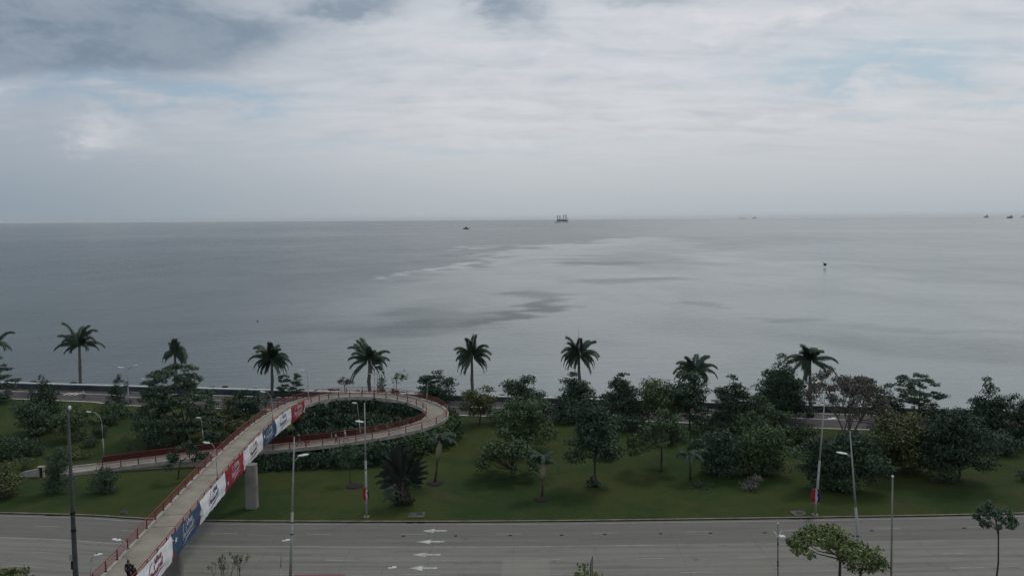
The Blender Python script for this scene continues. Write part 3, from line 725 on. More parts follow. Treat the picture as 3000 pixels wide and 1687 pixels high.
def tree(kind, base, box, m, label, seed, Y=None, z0=0.0, trunkx=None, group=None, cat='tree', name='tree', dens=1.0, size=None, bark=M_bark, depth=.85):
    rg = np.random.default_rng(seed)
    B = at(base[0], base[1], z0) if Y is None else np.array([atY(base[0], base[1], Y)[0], Y, z0])
    Y = B[1]; x0, y0, x1, y1 = box
    p0 = atY(x0, (y0 + y1) / 2, Y); p1 = atY(x1, (y0 + y1) / 2, Y); zt = atY((x0 + x1) / 2, y0, Y)[2]; zb = max(z0 + .05, atY((x0 + x1) / 2, y1, Y)[2])
    cx, rx_ = (p0[0] + p1[0]) / 2, (p1[0] - p0[0]) / 2; cz, rz_ = (zt + zb) / 2, (zt - zb) / 2; ry_ = rx_ * depth
    root = empty(name, B, label, cat, group); sz = (size or max(.2, min(.34, rx_ * .11))) * .66; C, R, T = [], [], []; FIT = (cx, Y, cz, rx_, ry_, rz_)
    if kind in ('round', 'bush'):
        n = int(np.clip(rx_ * rz_ * 3.0, 14, 64))
        for i in range(n):
            while True:
                d = rg.uniform(-1, 1, 3)
                if np.linalg.norm(d) < 1: break
            d = d / (np.linalg.norm(d) + .15) * (rg.uniform(.30, .98) if kind == 'round' else rg.uniform(.3, .8))
            if kind == 'bush' and d[2] < -.2: d[2] *= .9; 
            q = rg.uniform(.16, .36) if kind == 'round' else rg.uniform(.27, .42); s_ = min(rx_, rz_ * 1.2)
            C.append((cx + d[0] * rx_, Y + d[1] * ry_, cz + d[2] * rz_)); R.append((s_ * q * 1.2, s_ * q * 1.2, s_ * q * rg.uniform(.45, .85)))
        C.append((cx, Y, cz)); R.append((rx_ * .42, ry_ * .42, rz_ * .45))
        crown('crown', C, R, m, root, rg, sz, dens, fit=FIT); T = [C[i] for i in range(0, n, max(1, n // 7))]
        limbs(root, B, T, max(.07, rx_ * .045), max(z0 + .4, zb + rz_ * .35), rg, bark)
    elif kind == 'cone':                                          # pointed, several leaders of tight clumps
        n = int(np.clip(rx_ * rz_ * 4.5, 26, 95)); lead = [(0, 1.0)] + [(rg.uniform(-.6, .6), rg.uniform(.55, .85)) for _ in range(4)]
        for i in range(n):
            lx, lh = lead[rg.integers(len(lead))]; t = rg.random() ** 1.2 * lh; wd = (1 - t / (lh + .12)) ** .8
            a = rg.uniform(0, 6.28); rr_ = wd * rg.uniform(.3, .85) * .8
            C.append((cx + (lx * t + rr_ * math.cos(a) * (1 - abs(lx) * .4)) * rx_, Y + rr_ * math.sin(a) * ry_, zb + t * 2 * rz_)); q = (rg.uniform(.13, .24) * rx_ + .12) * (1.15 - .6 * t)
            R.append((q * 1.2, q * 1.2, q * .75))
        for lx, lh in lead: C.append((cx + lx * lh * rx_, Y, zb + lh * 2 * rz_ * .9)); R.append((rx_ * .13, rx_ * .13, rz_ * .14)); C.append((cx + lx * lh * rx_ * .9, Y, zb + lh * 2 * rz_ * .76)); R.append((rx_ * .2, rx_ * .2, rz_ * .16))
        C.append((cx, Y, zb + rz_ * .7)); R.append((rx_ * .5, ry_ * .5, rz_ * .6))
        crown('crown', C, R, m, root, rg, sz, dens, fit=FIT)
        limbs(root, B, [(cx + lx * lh * rx_, Y, zb + lh * 1.8 * rz_) for lx, lh in lead], max(.08, rx_ * .05), zb + rz_ * .3, rg, bark)
    elif kind == 'layer':                                         # tiers of flat pads on level limbs
        tiers = int(np.clip(rz_ * 1.9, 5, 12))
        for j in range(tiers):
            t = (j + .5) / tiers; z = zb + t * 2 * rz_; wd = math.sqrt(max(.04, 1.0 - .9 * t ** 1.9)) if j else .8
            for i in range(int(5 + wd * wd * rx_ * 3.4)):
                a = rg.uniform(0, 6.28); rr_ = wd * (.25 + .75 * rg.random() ** .7) * .88
                q = rg.uniform(.6, 1.15) * (.38 + rx_ * .085)
                C.append((cx + rr_ * math.cos(a) * rx_, Y + rr_ * math.sin(a) * ry_, z + rg.uniform(-.35, .35))); R.append((q, q * .9, q * .30 + .1))
                if i % 3 == 0: T.append(C[-1])
        C.append((cx, Y, zb + 2 * rz_)); R.append((.5, .5, .25))
        crown('crown', C, R, m, root, rg, sz, dens * 1.5, flat=.5, fit=FIT); T = C[::4]
        limbs(root, B, T, max(.09, rx_ * .04), max(z0 + .6, zb + rz_ * .2), rg, bark)
    elif kind == 'airy':                                          # wide light crown of fine drooping sprays
        n = int(np.clip(rx_ * rz_ * 2.6, 16, 60))
        for i in range(n):
            a = rg.uniform(0, 6.28); rr_ = math.sqrt(rg.random()) * .85; tz = (1 - rr_ ** 2) * .85
            C.append((cx + rr_ * math.cos(a) * rx_, Y + rr_ * math.sin(a) * ry_, zb + 2 * rz_ * tz * rg.uniform(.45, 1.0))); q = rg.uniform(.14, .26) * rx_
            R.append((q, q, q * .5)); 
            if i % 4 == 0: T.append(C[-1])
        crown('crown', C, R, m, root, rg, sz * .85, dens * 1.1, flat=.2, droop=.35, elong=2.2, fit=FIT); T = C[::4]
        limbs(root, B, T, max(.08, rx_ * .04), max(z0 + .6, zb + rz_ * .35), rg, bark)
    elif kind == 'umbrella':
        n = int(14 + rx_ * 7)
        for i in range(n):
            a = rg.uniform(0, 6.28); rr_ = math.sqrt(rg.random()) * .86; q = rg.uniform(.16, .26) * rx_
            C.append((cx + rr_ * math.cos(a) * rx_, Y + rr_ * math.sin(a) * ry_, zb + 2 * rz_ * (.2 + .6 * (1 - rr_ ** 2) * rg.uniform(.5, 1.1)))); R.append((q, q, min(q * .6, rz_ * .4)))
            if i % 4 == 0: T.append(C[-1])
        crown('crown', C, R, m, root, rg, sz, dens, flat=.3, fit=FIT); T = C[::4]
        limbs(root, B, T, max(.06, rx_ * .05), zb - rz_ * .1, rg, bark)
    return root
def twigtree(base, box, label, seed, Y=None, z0=0, leafy='brown', nlim=7, dens=.25, r0=.12, forks=4, cat='tree', name='bare_tree', spread=1.0):
    """recursive fine branching, thin foliage"""
    rg = np.random.default_rng(seed); B = at(base[0], base[1], z0) if Y is None else np.array([atY(base[0], base[1], Y)[0], Y, z0]); Y = B[1]
    x0, y0, x1, y1 = box; p0 = atY(x0, y1, Y); p1 = atY(x1, y1, Y); zt = atY((x0 + x1) / 2, y0, Y)[2]; zb = atY((x0 + x1) / 2, y1, Y)[2]
    cx, rx_ = (p0[0] + p1[0]) / 2, (p1[0] - p0[0]) / 2; root = empty(name, B, label, cat); mb = MB(); tips = []
    def grow(p, d, L, r, lev):
        q = p + d * L * .5 + rg.normal(size=3) * L * .05; e = p + d * L + rg.normal(size=3) * L * .07
        mb.tube([p, q, e], [r, r * .8, r * .6], 6 if lev < 2 else 4, False)
        if lev >= forks: tips.append((q + e) / 2); tips.append(e); return
        for _ in range(3 if lev < 3 else 2):
            dd = d + rg.normal(size=3) * .42 * spread; dd[2] += .08; dd /= np.linalg.norm(dd); grow(e, dd, L * rg.uniform(.6, .8), r * .58, lev + 1)
    hh = zt - B[2]
    for i in range(nlim):
        a = 6.28 * i / nlim + rg.uniform(-.3, .3); tilt = rg.uniform(.15, .75) * min(1.3, rx_ / hh * 1.4) * spread
        d = np.array([math.cos(a) * tilt, math.sin(a) * tilt * .8, 1]); d /= np.linalg.norm(d)
        grow(B + np.array([math.cos(a), math.sin(a), 0]) * r0 * .8, d, hh * .31, r0 * rg.uniform(.7, 1), 0)
    # fit the tips to the seen crown
    in_parent(mb, 'trunk', M_barkp if leafy == 'brown' else M_bark, root)
    tips = [tuple(t) for t in tips]; R = np.full((len(tips), 3), .6 if dens > .2 else .12)
    crown('crown', tips, R, leafy, root, rg, .2 if dens > .2 else .12, dens, droop=.2, elong=2.6, cap=9000 if dens > .2 else 90, fit=(cx, Y, (zt + zb) / 2, rx_, rx_ * .85, (zt - zb) / 2) if dens > .2 else None)
    return root
# ---- royal palms
FRM = LM['palm']
M_shaft = mat('crownshaft', (.050, .070, .035), .5, .15, 1.0)
M_ptrunk = mat('palm_trunk', (.105, .10, .095), .85, .2, 1.5)
M_pbase = mat('palm_skirt', (.03, .035, .02), .9, .3, 2.0)
def frond(root, hub, dirv, L, droop, rg, ll=.75, dense=34):
    """one feather frond: a drooping rachis with hanging leaflets"""
    d = np.array(dirv, float); d /= np.linalg.norm(d); P = []; p = np.array(hub, float); nseg = 12; v = d.copy()
    for i in range(nseg + 1):
        P.append(p.copy()); p = p + v * L / nseg; v = v + np.array([0, 0, -droop / nseg * (.35 + 2.3 * i / nseg)]); v /= np.linalg.norm(v)
    P = np.array(P); qs = []; tn = []; ft = rg.uniform(.15, .8)
    side = np.cross(d, [0, 0, 1.]); side /= np.linalg.norm(side) + 1e-6
    if np.linalg.norm(np.cross(d, [0, 0, 1.])) < .2: side = np.array([1., 0, 0])
    for i in range(nseg):
        a, b_ = P[i], P[i + 1]; w_ = .035 * (1 - i / nseg) + .012; qs.append([a - side * w_, a + side * w_, b_ + side * w_, b_ - side * w_]); tn.append(.9)
    for k in range(dense):
        t = .10 + .90 * (k + .5) / dense; f_ = t * nseg; i = min(nseg - 1, int(f_)); p = P[i] + (P[i + 1] - P[i]) * (f_ - i); ta = P[i + 1] - P[i]; ta /= np.linalg.norm(ta)
        l_ = ll * (math.sin(min(1, t * 1.25 + .12) * math.pi * .86) ** .6 + .12)
        for s_ in (-1, 1):
            for lay in (0, 1, 2):
                dr = side * s_ * rg.uniform(.55, 1.0) + ta * rg.uniform(.35, .7) + np.array([0, 0, -rg.uniform(.0, .7) - .55 * lay]); dr /= np.linalg.norm(dr)
                e = p + dr * l_ * rg.uniform(.8, 1.15); m_ = p + dr * l_ * .5; m_[2] += .04; w_ = ta * .058
                e[2] -= .10 * l_; qs.append([p, m_ + w_, e, m_ - w_]); tn.append(np.clip(ft + rg.normal() * .15, 0, .98))
    return quads_obj('frond', np.array(qs), FRM, root, np.array(tn))
def palm(base, hub, fr, label, seed, scale=1.0, tr=.29, Y=None, group='royal palms along the sea wall', skirt=True, vary=1, shaft=1.6, hang=0):
    rg = np.random.default_rng(seed); B = at(base[0], base[1]) if Y is None else np.array([atY(base[0], base[1], Y)[0], Y, 0.])
    Hb = atY(hub[0], hub[1], B[1]); root = empty('royal_palm', B, label, 'palm tree', group)
    sh0 = Hb + np.array([0, 0, -shaft * .55]); mid_ = (B + sh0) / 2 + np.array([rg.normal() * .12, 0, 0])
    mb = MB(); pts = [B - [0, 0, .1], B + [0, 0, .5], B * .72 + sh0 * .28, mid_, B * .3 + sh0 * .7, sh0]
    mb.tube(pts, [tr * 1.45, tr * 1.15, tr * 1.05, tr * 1.15, tr * .95, tr * .8], 12, True); in_parent(mb, 'trunk', M_ptrunk, root, True)
    mb = MB(); mb.tube([sh0, sh0 + [0, 0, shaft * .3], Hb, Hb + [0, 0, .5]], [tr * .85, tr * 1.0, tr * .7, tr * .3], 10); in_parent(mb, 'crownshaft', M_shaft, root, True)
    if skirt:
        C = [B + np.array([rg.normal() * .35, rg.normal() * .35, .3]) for _ in range(5)]; crown('undergrowth', C, [(.5, .5, .4)] * 5, 'dark', root, rg, .2, .8, cap=500)
    mpp = B[1] / F
    fr = list(fr) + [(a + rg.uniform(-16, 16), l_ * rg.uniform(.72, .95), d_ + rg.uniform(0, .8)) for a, l_, d_ in fr if rg.random() < .55 and not (seed == 19 and 20 > a > -5)]
    for ang, lp, dr in fr:                                      # angle in the picture plane, length in px, droop
        dr = max(dr * .72, .6)
        if 70 < ang < 112: ang += rg.uniform(-16, 16); dr += .5; lp *= 1.05
        a = math.radians(ang); dv = np.array([math.cos(a), rg.uniform(-.6, .6), math.sin(a)])
        frond(root, Hb, dv, lp * mpp * 1.04 * scale, dr, rg, ll=.92 * scale, dense=54)
    for k in range(hang):
        frond(root, Hb + [0, 0, -.5], (rg.uniform(-.5, .5), rg.uniform(-.5, .3), -.6), 2.6, 1.2, rg, ll=.6, dense=22)
    return root
palm((236, 1137), (232, 1005), [(95, 72, .5), (72, 60, 1.0), (55, 88, 1.5), (48, 70, 1.2), (18, 72, 1.6), (10, 58, 2.0), (168, 72, 1.4), (192, 48, 1.4), (140, 75, 1.4), (128, 60, 1.2), (110, 62, .8), (155, 55, 1.3)],
     'tall royal palm standing clear against the water beside the cyclist', 11)
palm((-14, 1135), (-14, 1003), [(60, 60, 1.8), (25, 62, 2.4), (100, 60, .8), (140, 60, 1.5), (5, 50, 2.2), (190, 60, 1.6)], 'royal palm cut by the left edge of the photo, only its drooping fronds showing', 12)
palm((514, 1150), (512, 1032), [(95, 38, .3), (85, 42, .6), (40, 62, 3.4), (20, 52, 3.2), (60, 45, 3.0), (165, 50, 3.8), (150, 45, 3.6), (0, 52, 2.6), (190, 40, 2.6), (-20, 40, 2.0)],
     'ragged royal palm with hanging fronds rising behind the big layered tree', 13)
palm((797, 1165), (796, 1050), [(92, 62, .3), (75, 58, .8), (125, 78, 1.5), (110, 60, 1.0), (145, 72, 2.0), (170, 62, 2.2), (190, 62, 2.6), (205, 60, 2.2), (35, 72, 1.7), (20, 66, 2.2), (5, 60, 2.6), (-15, 62, 2.4), (-35, 50, 2.0), (225, 50, 2.0)],
     'full crowned royal palm rising behind the start of the bridge loop', 14)
palm((1083, 1168), (1082, 1052), [(95, 66, .4), (78, 70, .9), (130, 80, 1.4), (115, 70, .9), (150, 62, 1.2), (178, 76, 1.5), (205, 80, 1.6), (45, 66, 1.4), (25, 60, 1.4), (8, 60, 1.8), (-10, 62, 2.2), (-30, 75, 2.0), (215, 88, 1.2)],
     'royal palm behind the top of the loop with widely bent lower fronds', 15, tr=.33, hang=2)
palm((1385, 1172), (1382, 1040), [(100, 62, .3), (88, 60, .5), (60, 74, 1.6), (42, 72, 1.6), (125, 68, 1.5), (140, 62, 1.8), (160, 60, 2.2), (180, 60, 2.6), (200, 64, 2.2), (220, 62, 1.8), (0, 58, 2.4), (-15, 62, 2.2), (-35, 62, 1.8), (25, 60, 2.0), (240, 60, 1.0)],
     'royal palm standing alone just right of the loop', 16)
palm((1697, 1185), (1696, 1035), [(96, 60, .3), (80, 58, .6), (115, 70, 1.1), (135, 70, 1.6), (55, 62, 1.2), (38, 74, 1.8), (20, 66, 2.2), (160, 66, 2.6), (175, 62, 3.0), (195, 62, 2.8), (5, 62, 2.8), (-15, 64, 2.4), (215, 60, 2.0), (-40, 66, 1.6)],
     'shaggy royal palm with a thin spear leaf on top, above the dark trees', 17, hang=3)
palm((2038, 1195), (2035, 1082), [(92, 58, .4), (75, 55, .8), (130, 66, 1.6), (115, 62, .9), (150, 72, 2.0), (170, 72, 2.4), (60, 58, 1.1), (35, 72, 1.7), (18, 76, 2.2), (0, 68, 2.4), (190, 66, 2.4), (205, 55, 1.8), (-25, 55, 2.2)],
     'low broad royal palm half sunk behind the tree clump', 18)
palm((2375, 1220), (2373, 1052), [(112, 60, 1.0), (88, 58, .5), (76, 54, .7), (150, 80, 1.7), (165, 84, 2.2), (178, 80, 2.4), (95, 52, .8), (22, 84, 1.5), (-8, 96, 1.6), (240, 62, 1.6), (255, 58, 1.0), (200, 40, 1.6)],
     'sparse royal palm beside the brownish bare crowned tree', 19)
mb = MB(); r_ = [o for o in bpy.data.objects if o.get('label', '').startswith('shaggy royal')][0]; q = atY(1695, 1000, r_.location.y); q2 = atY(1695, 955, r_.location.y)
mb.tube([q, q2], [.035, .012], 5); in_parent(mb, 'spear_leaf', M_shaft, r_)

# ---- trees and shrubs of the park (base pixel on the lawn, crown as seen)
T = tree
T('layer', (-18, 1178), (-80, 1040, 46, 1172), 'blue', 'dark layered tree cut by the left edge of the photo', 21)
T('cone', (122, 1262), (72, 1110, 172, 1255), 'dark', 'narrow pointed dark green tree left of the tall grey pole', 22)
T('round', (100, 1282), (42, 1178, 170, 1278), 'dark', 'broad dark tree on the lawn beside the grey pole', 23)
T('round', (205, 1290), (150, 1190, 262, 1284), 'mid', 'dull green bushy tree just right of the grey pole', 24)
T('cone', (349, 1185), (312, 1100, 376, 1185), 'dark', 'slim dark tree by the sea path, left of the big layered tree', 25)
T('round', (300, 1240), (262, 1180, 345, 1238), 'mid', 'rounded green tree on the lawn above the curved lamp', 26)
T('bush', (352, 1222), (310, 1178, 392, 1222), 'dark', 'low dark spreading bush by the sea path', 27, cat='bush', name='bush')
T('bush', (318, 1246), (290, 1212, 350, 1246), 'dark', 'small dark bush below the path bushes', 28, cat='bush', name='bush')
T('bush', (298, 1278), (270, 1246, 324, 1278), 'dark', 'dark bush behind the curved lamp post', 29, cat='bush', name='bush')
T('bush', (272, 1308), (240, 1278, 300, 1308), 'dark', 'low dark bush left of the curved lamp post', 30, cat='bush', name='bush')
T('layer', (547, 1285), (398, 1072, 638, 1262), 'dark', 'biggest dark layered tree, left of the bridge, covering the sea wall', 31, dens=1.05)
T('round', (520, 1300), (470, 1225, 600, 1285), 'dark', 'dark understorey tree at the foot of the biggest layered tree', 32)
T('round', (432, 1318), (386, 1222, 486, 1306), 'dark', 'round dark tree on the lawn behind the low ramp', 33)
T('round', (376, 1330), (352, 1264, 404, 1326), 'mid', 'thin pale shrub left of the round dark tree', 34, dens=.5, cat='bush', name='bush')
T('round', (730, 1240), (674, 1143, 784, 1236), 'blue', 'round almost black tree beyond the bridge railing', 35)
T('bush', (655, 1240), (616, 1165, 706, 1240), 'olive', 'tall yellow green bush between two dark trees', 36, cat='bush', name='bush')
T('bush', (680, 1268), (620, 1215, 742, 1272), 'gold', 'yellowish bush just beyond the bridge railing', 37, cat='bush', name='bush')
T('bush', (640, 1300), (585, 1252, 690, 1306), 'dark', 'dark bush against the upper side of the bridge', 38, cat='bush', name='bush')
T('bush', (306, 1440), (266, 1372, 348, 1440), 'dark', 'round dark bush in front of the low ramp', 39, cat='bush', name='bush')
T('bush', (170, 1442), (128, 1312, 214, 1442), 'dark', 'tall column of dark foliage in front of the ramp end', 40, cat='bush', name='bush', dens=1.2)
T('bush', (10, 1456), (-50, 1362, 60, 1452), 'gold', 'yellow green bush at the left edge of the lawn', 41, cat='bush', name='bush')
T('bush', (20, 1345), (-50, 1278, 76, 1345), 'dark', 'dark shrub mass at the left edge behind the entrance wall', 42, cat='bush', name='bush')
T('bush', (95, 1335), (50, 1288, 134, 1335), 'dark', 'dark shrub between the left edge and the grey pole', 43, cat='bush', name='bush')
T('bush', (75, 1370), (42, 1340, 112, 1370), 'mid', 'small low shrub above the entrance wall', 44, cat='bush', name='bush')
T('bush', (215, 1345), (172, 1308, 262, 1344), 'olive', 'low olive shrub on the far side of the ramp end', 45, cat='bush', name='bush')
T('airy', (522, 1402), (488, 1288, 606, 1362), 'dark', 'small dark tree growing in front of the low ramp beside the bridge', 46, dens=1.4)
T('layer', (832, 1170), (810, 1098, 853, 1160), 'blue', 'left one of two small layered trees behind the bridge bend', 47, size=.26)
T('layer', (868, 1172), (850, 1094, 889, 1160), 'blue', 'right one of two small layered trees behind the bridge bend', 48, size=.26)
T('umbrella', (1012, 1168), (987, 1104, 1036, 1126), 'brown', 'little flat topped umbrella tree behind the loop railing', 49, size=.22)
T('cone', (1118, 1172), (1102, 1098, 1134, 1160), 'mid', 'thin sapling just right of the loop lamp cluster', 50, size=.22, dens=.8)
T('round', (1152, 1172), (1140, 1128, 1172, 1164), 'olive', 'small leafy sapling bush behind the loop railing', 51, size=.22, dens=.6)
T('umbrella', (1162, 1170), (1150, 1082, 1196, 1118), 'olive', 'spindly sapling with a tilted yellowish top behind the loop', 52, size=.28, dens=.7)
T('cone', (1280, 1178), (1226, 1088, 1334, 1172), 'blue', 'leafy dark tree behind the right end of the loop', 53)
T('round', (1405, 1242), (1348, 1136, 1462, 1224), 'olive', 'lighter green tree with an open trunk left of the lawn trees', 54, size=.36)
T('round', (1530, 1228), (1474, 1108, 1592, 1206), 'blue', 'blue green tree top between two palms', 55)
T('round', (1476, 1240), (1440, 1178, 1530, 1232), 'dark', 'dark low tree behind the pale crowned lawn tree', 56)
T('cone', (1680, 1226), (1606, 1098, 1748, 1214), 'blue', 'dark tree at the foot of the shaggy palm', 57)
T('round', (1590, 1228), (1545, 1160, 1640, 1216), 'blue', 'low dark tree left of the shaggy palm foot', 58)
T('round', (1532, 1320), (1446, 1170, 1622, 1306), 'mid', 'large lawn tree with pale tipped foliage, middle of the park', 59, size=.34)
T('umbrella', (1503, 1396), (1400, 1262, 1582, 1368), 'mid', 'low wide spreading tree on the lawn left of the pale young palm', 60, size=.34, dens=1.2)
T('round', (1745, 1424), (1658, 1166, 1818, 1352), 'dark', 'dense dark tree with a reddish edge and a straight clear trunk', 61, dens=1.1)
T('cone', (1825, 1245), (1758, 1098, 1888, 1222), 'blue', 'pointed blue green tree left of the low broad palm', 62)
T('round', (1950, 1252), (1872, 1112, 2010, 1226), 'mid', 'green tree in the middle of the dark clump', 63)
T('round', (2020, 1258), (1960, 1090, 2078, 1226), 'dark', 'dark tree crowding the foot of the low broad palm', 64)
T('airy', (1937, 1380), (1840, 1202, 2012, 1322), 'mid', 'feathery tree with a slender trunk on the middle lawn', 65, dens=1.2)
T('cone', (2160, 1262), (2086, 1104, 2214, 1248), 'blue', 'ragged dark tree right of the low broad palm', 66)
T('cone', (2282, 1230), (2200, 1056, 2362, 1206), 'blue', 'tall pointed dark tree left of the sparse palm', 67, dens=1.1)
T('airy', (2235, 1296), (2156, 1158, 2316, 1270), 'mid', 'domed feathery green tree beside the sea path', 68, dens=1.5)
T('bush', (2110, 1390), (2052, 1262, 2180, 1388), 'dark', 'dark bushy tree on the lawn, left of the flag lamp', 69, cat='bush', name='bush')
T('round', (2230, 1388), (2140, 1252, 2324, 1386), 'mid', 'large bushy green tree on the lawn left of the flag lamp', 70, size=.34, depth=.6)
T('round', (2600, 1236), (2552, 1136, 2640, 1216), 'blue', 'bluish dark tree touching the bare crowned tree', 72)
T('layer', (2694, 1250), (2602, 1098, 2766, 1186), 'dark', 'layered tree with separate flat tiers against the water', 73, dens=.9)
T('bush', (2730, 1236), (2690, 1180, 2778, 1238), 'dark', 'dark bush at the foot of the tiered tree', 74, cat='bush', name='bush')
T('round', (2655, 1385), (2556, 1216, 2744, 1380), 'gold', 'golden green bushy tree, the yellowest on the right', 75, size=.34)
T('round', (2810, 1408), (2712, 1200, 2906, 1392), 'blue', 'wide dark blue green tree on the right lawn', 76, size=.34)
T('cone', (2895, 1296), (2818, 1126, 2970, 1290), 'blue', 'tall dark pointed tree near the right edge', 77, dens=1.2)
T('round', (3000, 1300), (2952, 1160, 3060, 1290), 'blue', 'dark tree cut by the right edge of the photo', 78)
T('round', (2450, 1432), (2330, 1275, 2592, 1428), 'dark', 'very dark broad bush mass behind the two tall lamps', 79, size=.34, depth=.5)
T('bush', (2475, 1442), (2446, 1408, 2508, 1442), 'dark', 'small dark bush at the front of the broad bush mass', 80, cat='bush', name='bush')
T('round', (2914, 1366), (2866, 1286, 2932, 1336), 'mid', 'small slim tree on the right lawn', 81)
T('bush', (3010, 1408), (2980, 1366, 3050, 1408), 'dark', 'dark bush at the right edge of the lawn', 82, cat='bush', name='bush')
T('round', (2960, 1262), (2930, 1196, 3000, 1262), 'brown', 'brownish bush between the two dark trees at the right edge', 83, cat='bush', name='bush')
twigtree((2486, 1285), (2368, 1098, 2612, 1236), 'brownish half bare tree with many fine spreading branches', 84, nlim=7, dens=.55, r0=.20, forks=4, spread=1.0)
# ---- near side of the road: trees standing in the median
T('umbrella', (2463, 1640), (2325, 1550, 2530, 1622), 'bright', 'flat topped green tree at the bottom, brightest one beside the road', 90, Y=72.5, size=.34, dens=1.5)
rt = T('round', (2520, 1640), (2455, 1592, 2588, 1680), 'bright', 'lower drooping side crown right of the flat topped roadside tree', 91, Y=72.2, size=.27, dens=1.5)
T('umbrella', (2918, 1640), (2862, 1480, 2972, 1534), 'dark', 'slender roadside tree with a small dark crown at the right', 92, Y=73.5, size=.27, dens=2.2)
T('round', (1700, 1700), (1652, 1660, 1752, 1715), 'bright', 'bright green treetop cut by the bottom edge beside the dark sign', 93, Y=70, size=.28)
T('airy', (40, 1720), (-30, 1664, 100, 1708), 'olive', 'leafy top cut by the bottom left corner', 94, Y=66, size=.3, dens=.9)
for bx, bt, lb, sd_ in ((650, 1600, 'left bare twiggy sapling at the bottom beside the bridge', 95), (700, 1588, 'right bare twiggy sapling at the bottom beside the bridge', 96)):
    twigtree((bx, 1660), (bx - 26, bt, bx + 26, 1660), lb, sd_, Y=73, nlim=2, dens=.05, r0=.045, forks=3, leafy='mid', spread=.5, name='bare_sapling')

# ---- climbing shrubs under and inside the loop
def hedge(label, pts, h, wd, m, seed, n_per=2.2, zfun=None, drop=0.0):
    rg = np.random.default_rng(seed); P, ss = catmull(pts, .5); root = empty('hedge', (P[0][0], P[0][1], 0), label, 'hedge'); C, R = [], []
    for p in P:
        top = p[2]
        for k in range(int(n_per)):
            z = rg.uniform(.2, 1) * top; C.append((p[0] + rg.normal() * wd * .3, p[1] + rg.normal() * wd * .3, max(.3, z - .5))); q = rg.uniform(.55, 1.0); R.append((q, q, q * rg.uniform(.7, 1.1)))
    crown('foliage', C, R, m, root, rg, .24, .8, droop=.5, cap=26000, elong=1.9); return root
ring = [(cl[k][0] + nrm[k][0] * 1.6, cl[k][1] + nrm[k][1] * 1.6, cl[k][2] - .1) for k in range(iB - 2, iB + 44, 3)]
hedge('tall dark green hedge filling the inside of the loop under its far side', ring, 0, 1.3, 'dark', 101, 9)
hedge('dark shrubbery in the middle of the loop', [(-33.5, 130.6, 3.9), (-28, 132, 4.0), (-23, 131.5, 3.8), (-18.0, 130.2, 3.4)], 0, 3.6, 'dark', 102, 12)
hedge('dark shrubbery behind the low ramp inside the loop', [(-37, 124.5, 3.2), (-31, 125.4, 3.0), (-26, 126, 3.0), (-20.0, 127.4, 3.2)], 0, 2.8, 'dark', 103, 9)
outr = [(cl[k][0] - nrm[k][0] * 2.5, cl[k][1] - nrm[k][1] * 2.5, cl[k][2] - .2) for k in range(iB + 26, iB + 66, 3)]
hedge('green hedge hanging below the outer right side of the loop', outr, 0, 1.6, 'mid', 104, 9)
hedge('dark hedge below the low ramp left of the fan palm', [(-40.5, 114.9, 1.5), (-36.5, 115.0, 1.7), (-31, 115.4, 2.0), (-25, 116.0, 2.3), (-20.5, 116.8, 2.8), (-16.5, 118.6, 3.2)], 0, 2.0, 'dark', 105, 10)
hedge('dark undergrowth beneath the elevated loop', [(-36, 121.6, 1.2), (-30, 122.2, 1.5), (-24, 123, 2.2), (-19, 124.5, 2.6)], 0, 1.2, 'blue', 106, 4)

# ---- travellers palm and young palms
M_wood = M_bark
def blade(mbq, tn, root_p, d, L, wdt, rg, bend=.25, nrm_=(0, -1, .2)):
    """paddle leaf: a stalk then an oval blade with a fold, as quads"""
    d = np.array(d, float); d /= np.linalg.norm(d); side = np.cross(d, np.array(nrm_)); side /= np.linalg.norm(side); p = np.array(root_p, float); pts = []; v = d.copy(); n = 14; tone = rg.uniform(.1, .75)
    for i in range(n + 1):
        pts.append(p.copy()); p = p + v * L / n; v = v + np.array([0, 0, -bend / n * (i / n) * 3]); v /= np.linalg.norm(v)
    for i in range(n):
        t0, t1 = i / n, (i + 1) / n
        f_ = lambda t: (.05 if t < .42 else .05 + wdt * .5 * math.sin(min(1, (t - .42) / .58) * math.pi) ** .55)
        for s_ in (-1, 1):
            dr = np.array([0, .12 * s_, -.10]); j1, j2 = rg.uniform(.8, 1.1), rg.uniform(.8, 1.1)
            mbq.append([pts[i], pts[i] + side * s_ * f_(t0) * j1 + dr * f_(t0), pts[i + 1] + side * s_ * f_(t1) * j2 + dr * f_(t1), pts[i + 1]]); tn.append(tone + .1 * rg.random())
    return pts
FANM = leafmat('fan_leaf', (.010, .017, .013), (.026, .036, .028), (.05, .06, .04))
B = at(1180, 1476); root = empty('fan_palm', B, "large dark fan shaped traveller's palm on a clump of stems", 'palm tree'); rg = np.random.default_rng(5)
mb = MB()
for k in range(7):
    a = rg.uniform(0, 6.28); q = B + np.array([math.cos(a) * .8, math.sin(a) * .5, 0]); mb.tube([q, q + [rg.normal() * .2, 0, 1.6], q + [rg.normal() * .5, 0, 3.0]], [.26, .22, .2], 8)
in_parent(mb, 'trunk', M_bark, root, True)
for k in range(105):
    th = math.radians(90 + 30 * rg.normal()); th = min(max(th, math.radians(28)), math.radians(152)); mbq, tn = [], []; L = rg.uniform(3.2, 5.7) * (1 - .42 * abs(math.degrees(th) - 90) / 60)
    blade(mbq, tn, B + np.array([math.cos(th) * .6, rg.uniform(-.7, .6), rg.uniform(1.5, 2.8)]), (math.cos(th), rg.uniform(-.30, .25), math.sin(th)), L, rg.uniform(.30, .52), rg, rg.uniform(.3, 1.3))
    quads_obj('frond', np.array(mbq), FANM, root, np.array(tn))
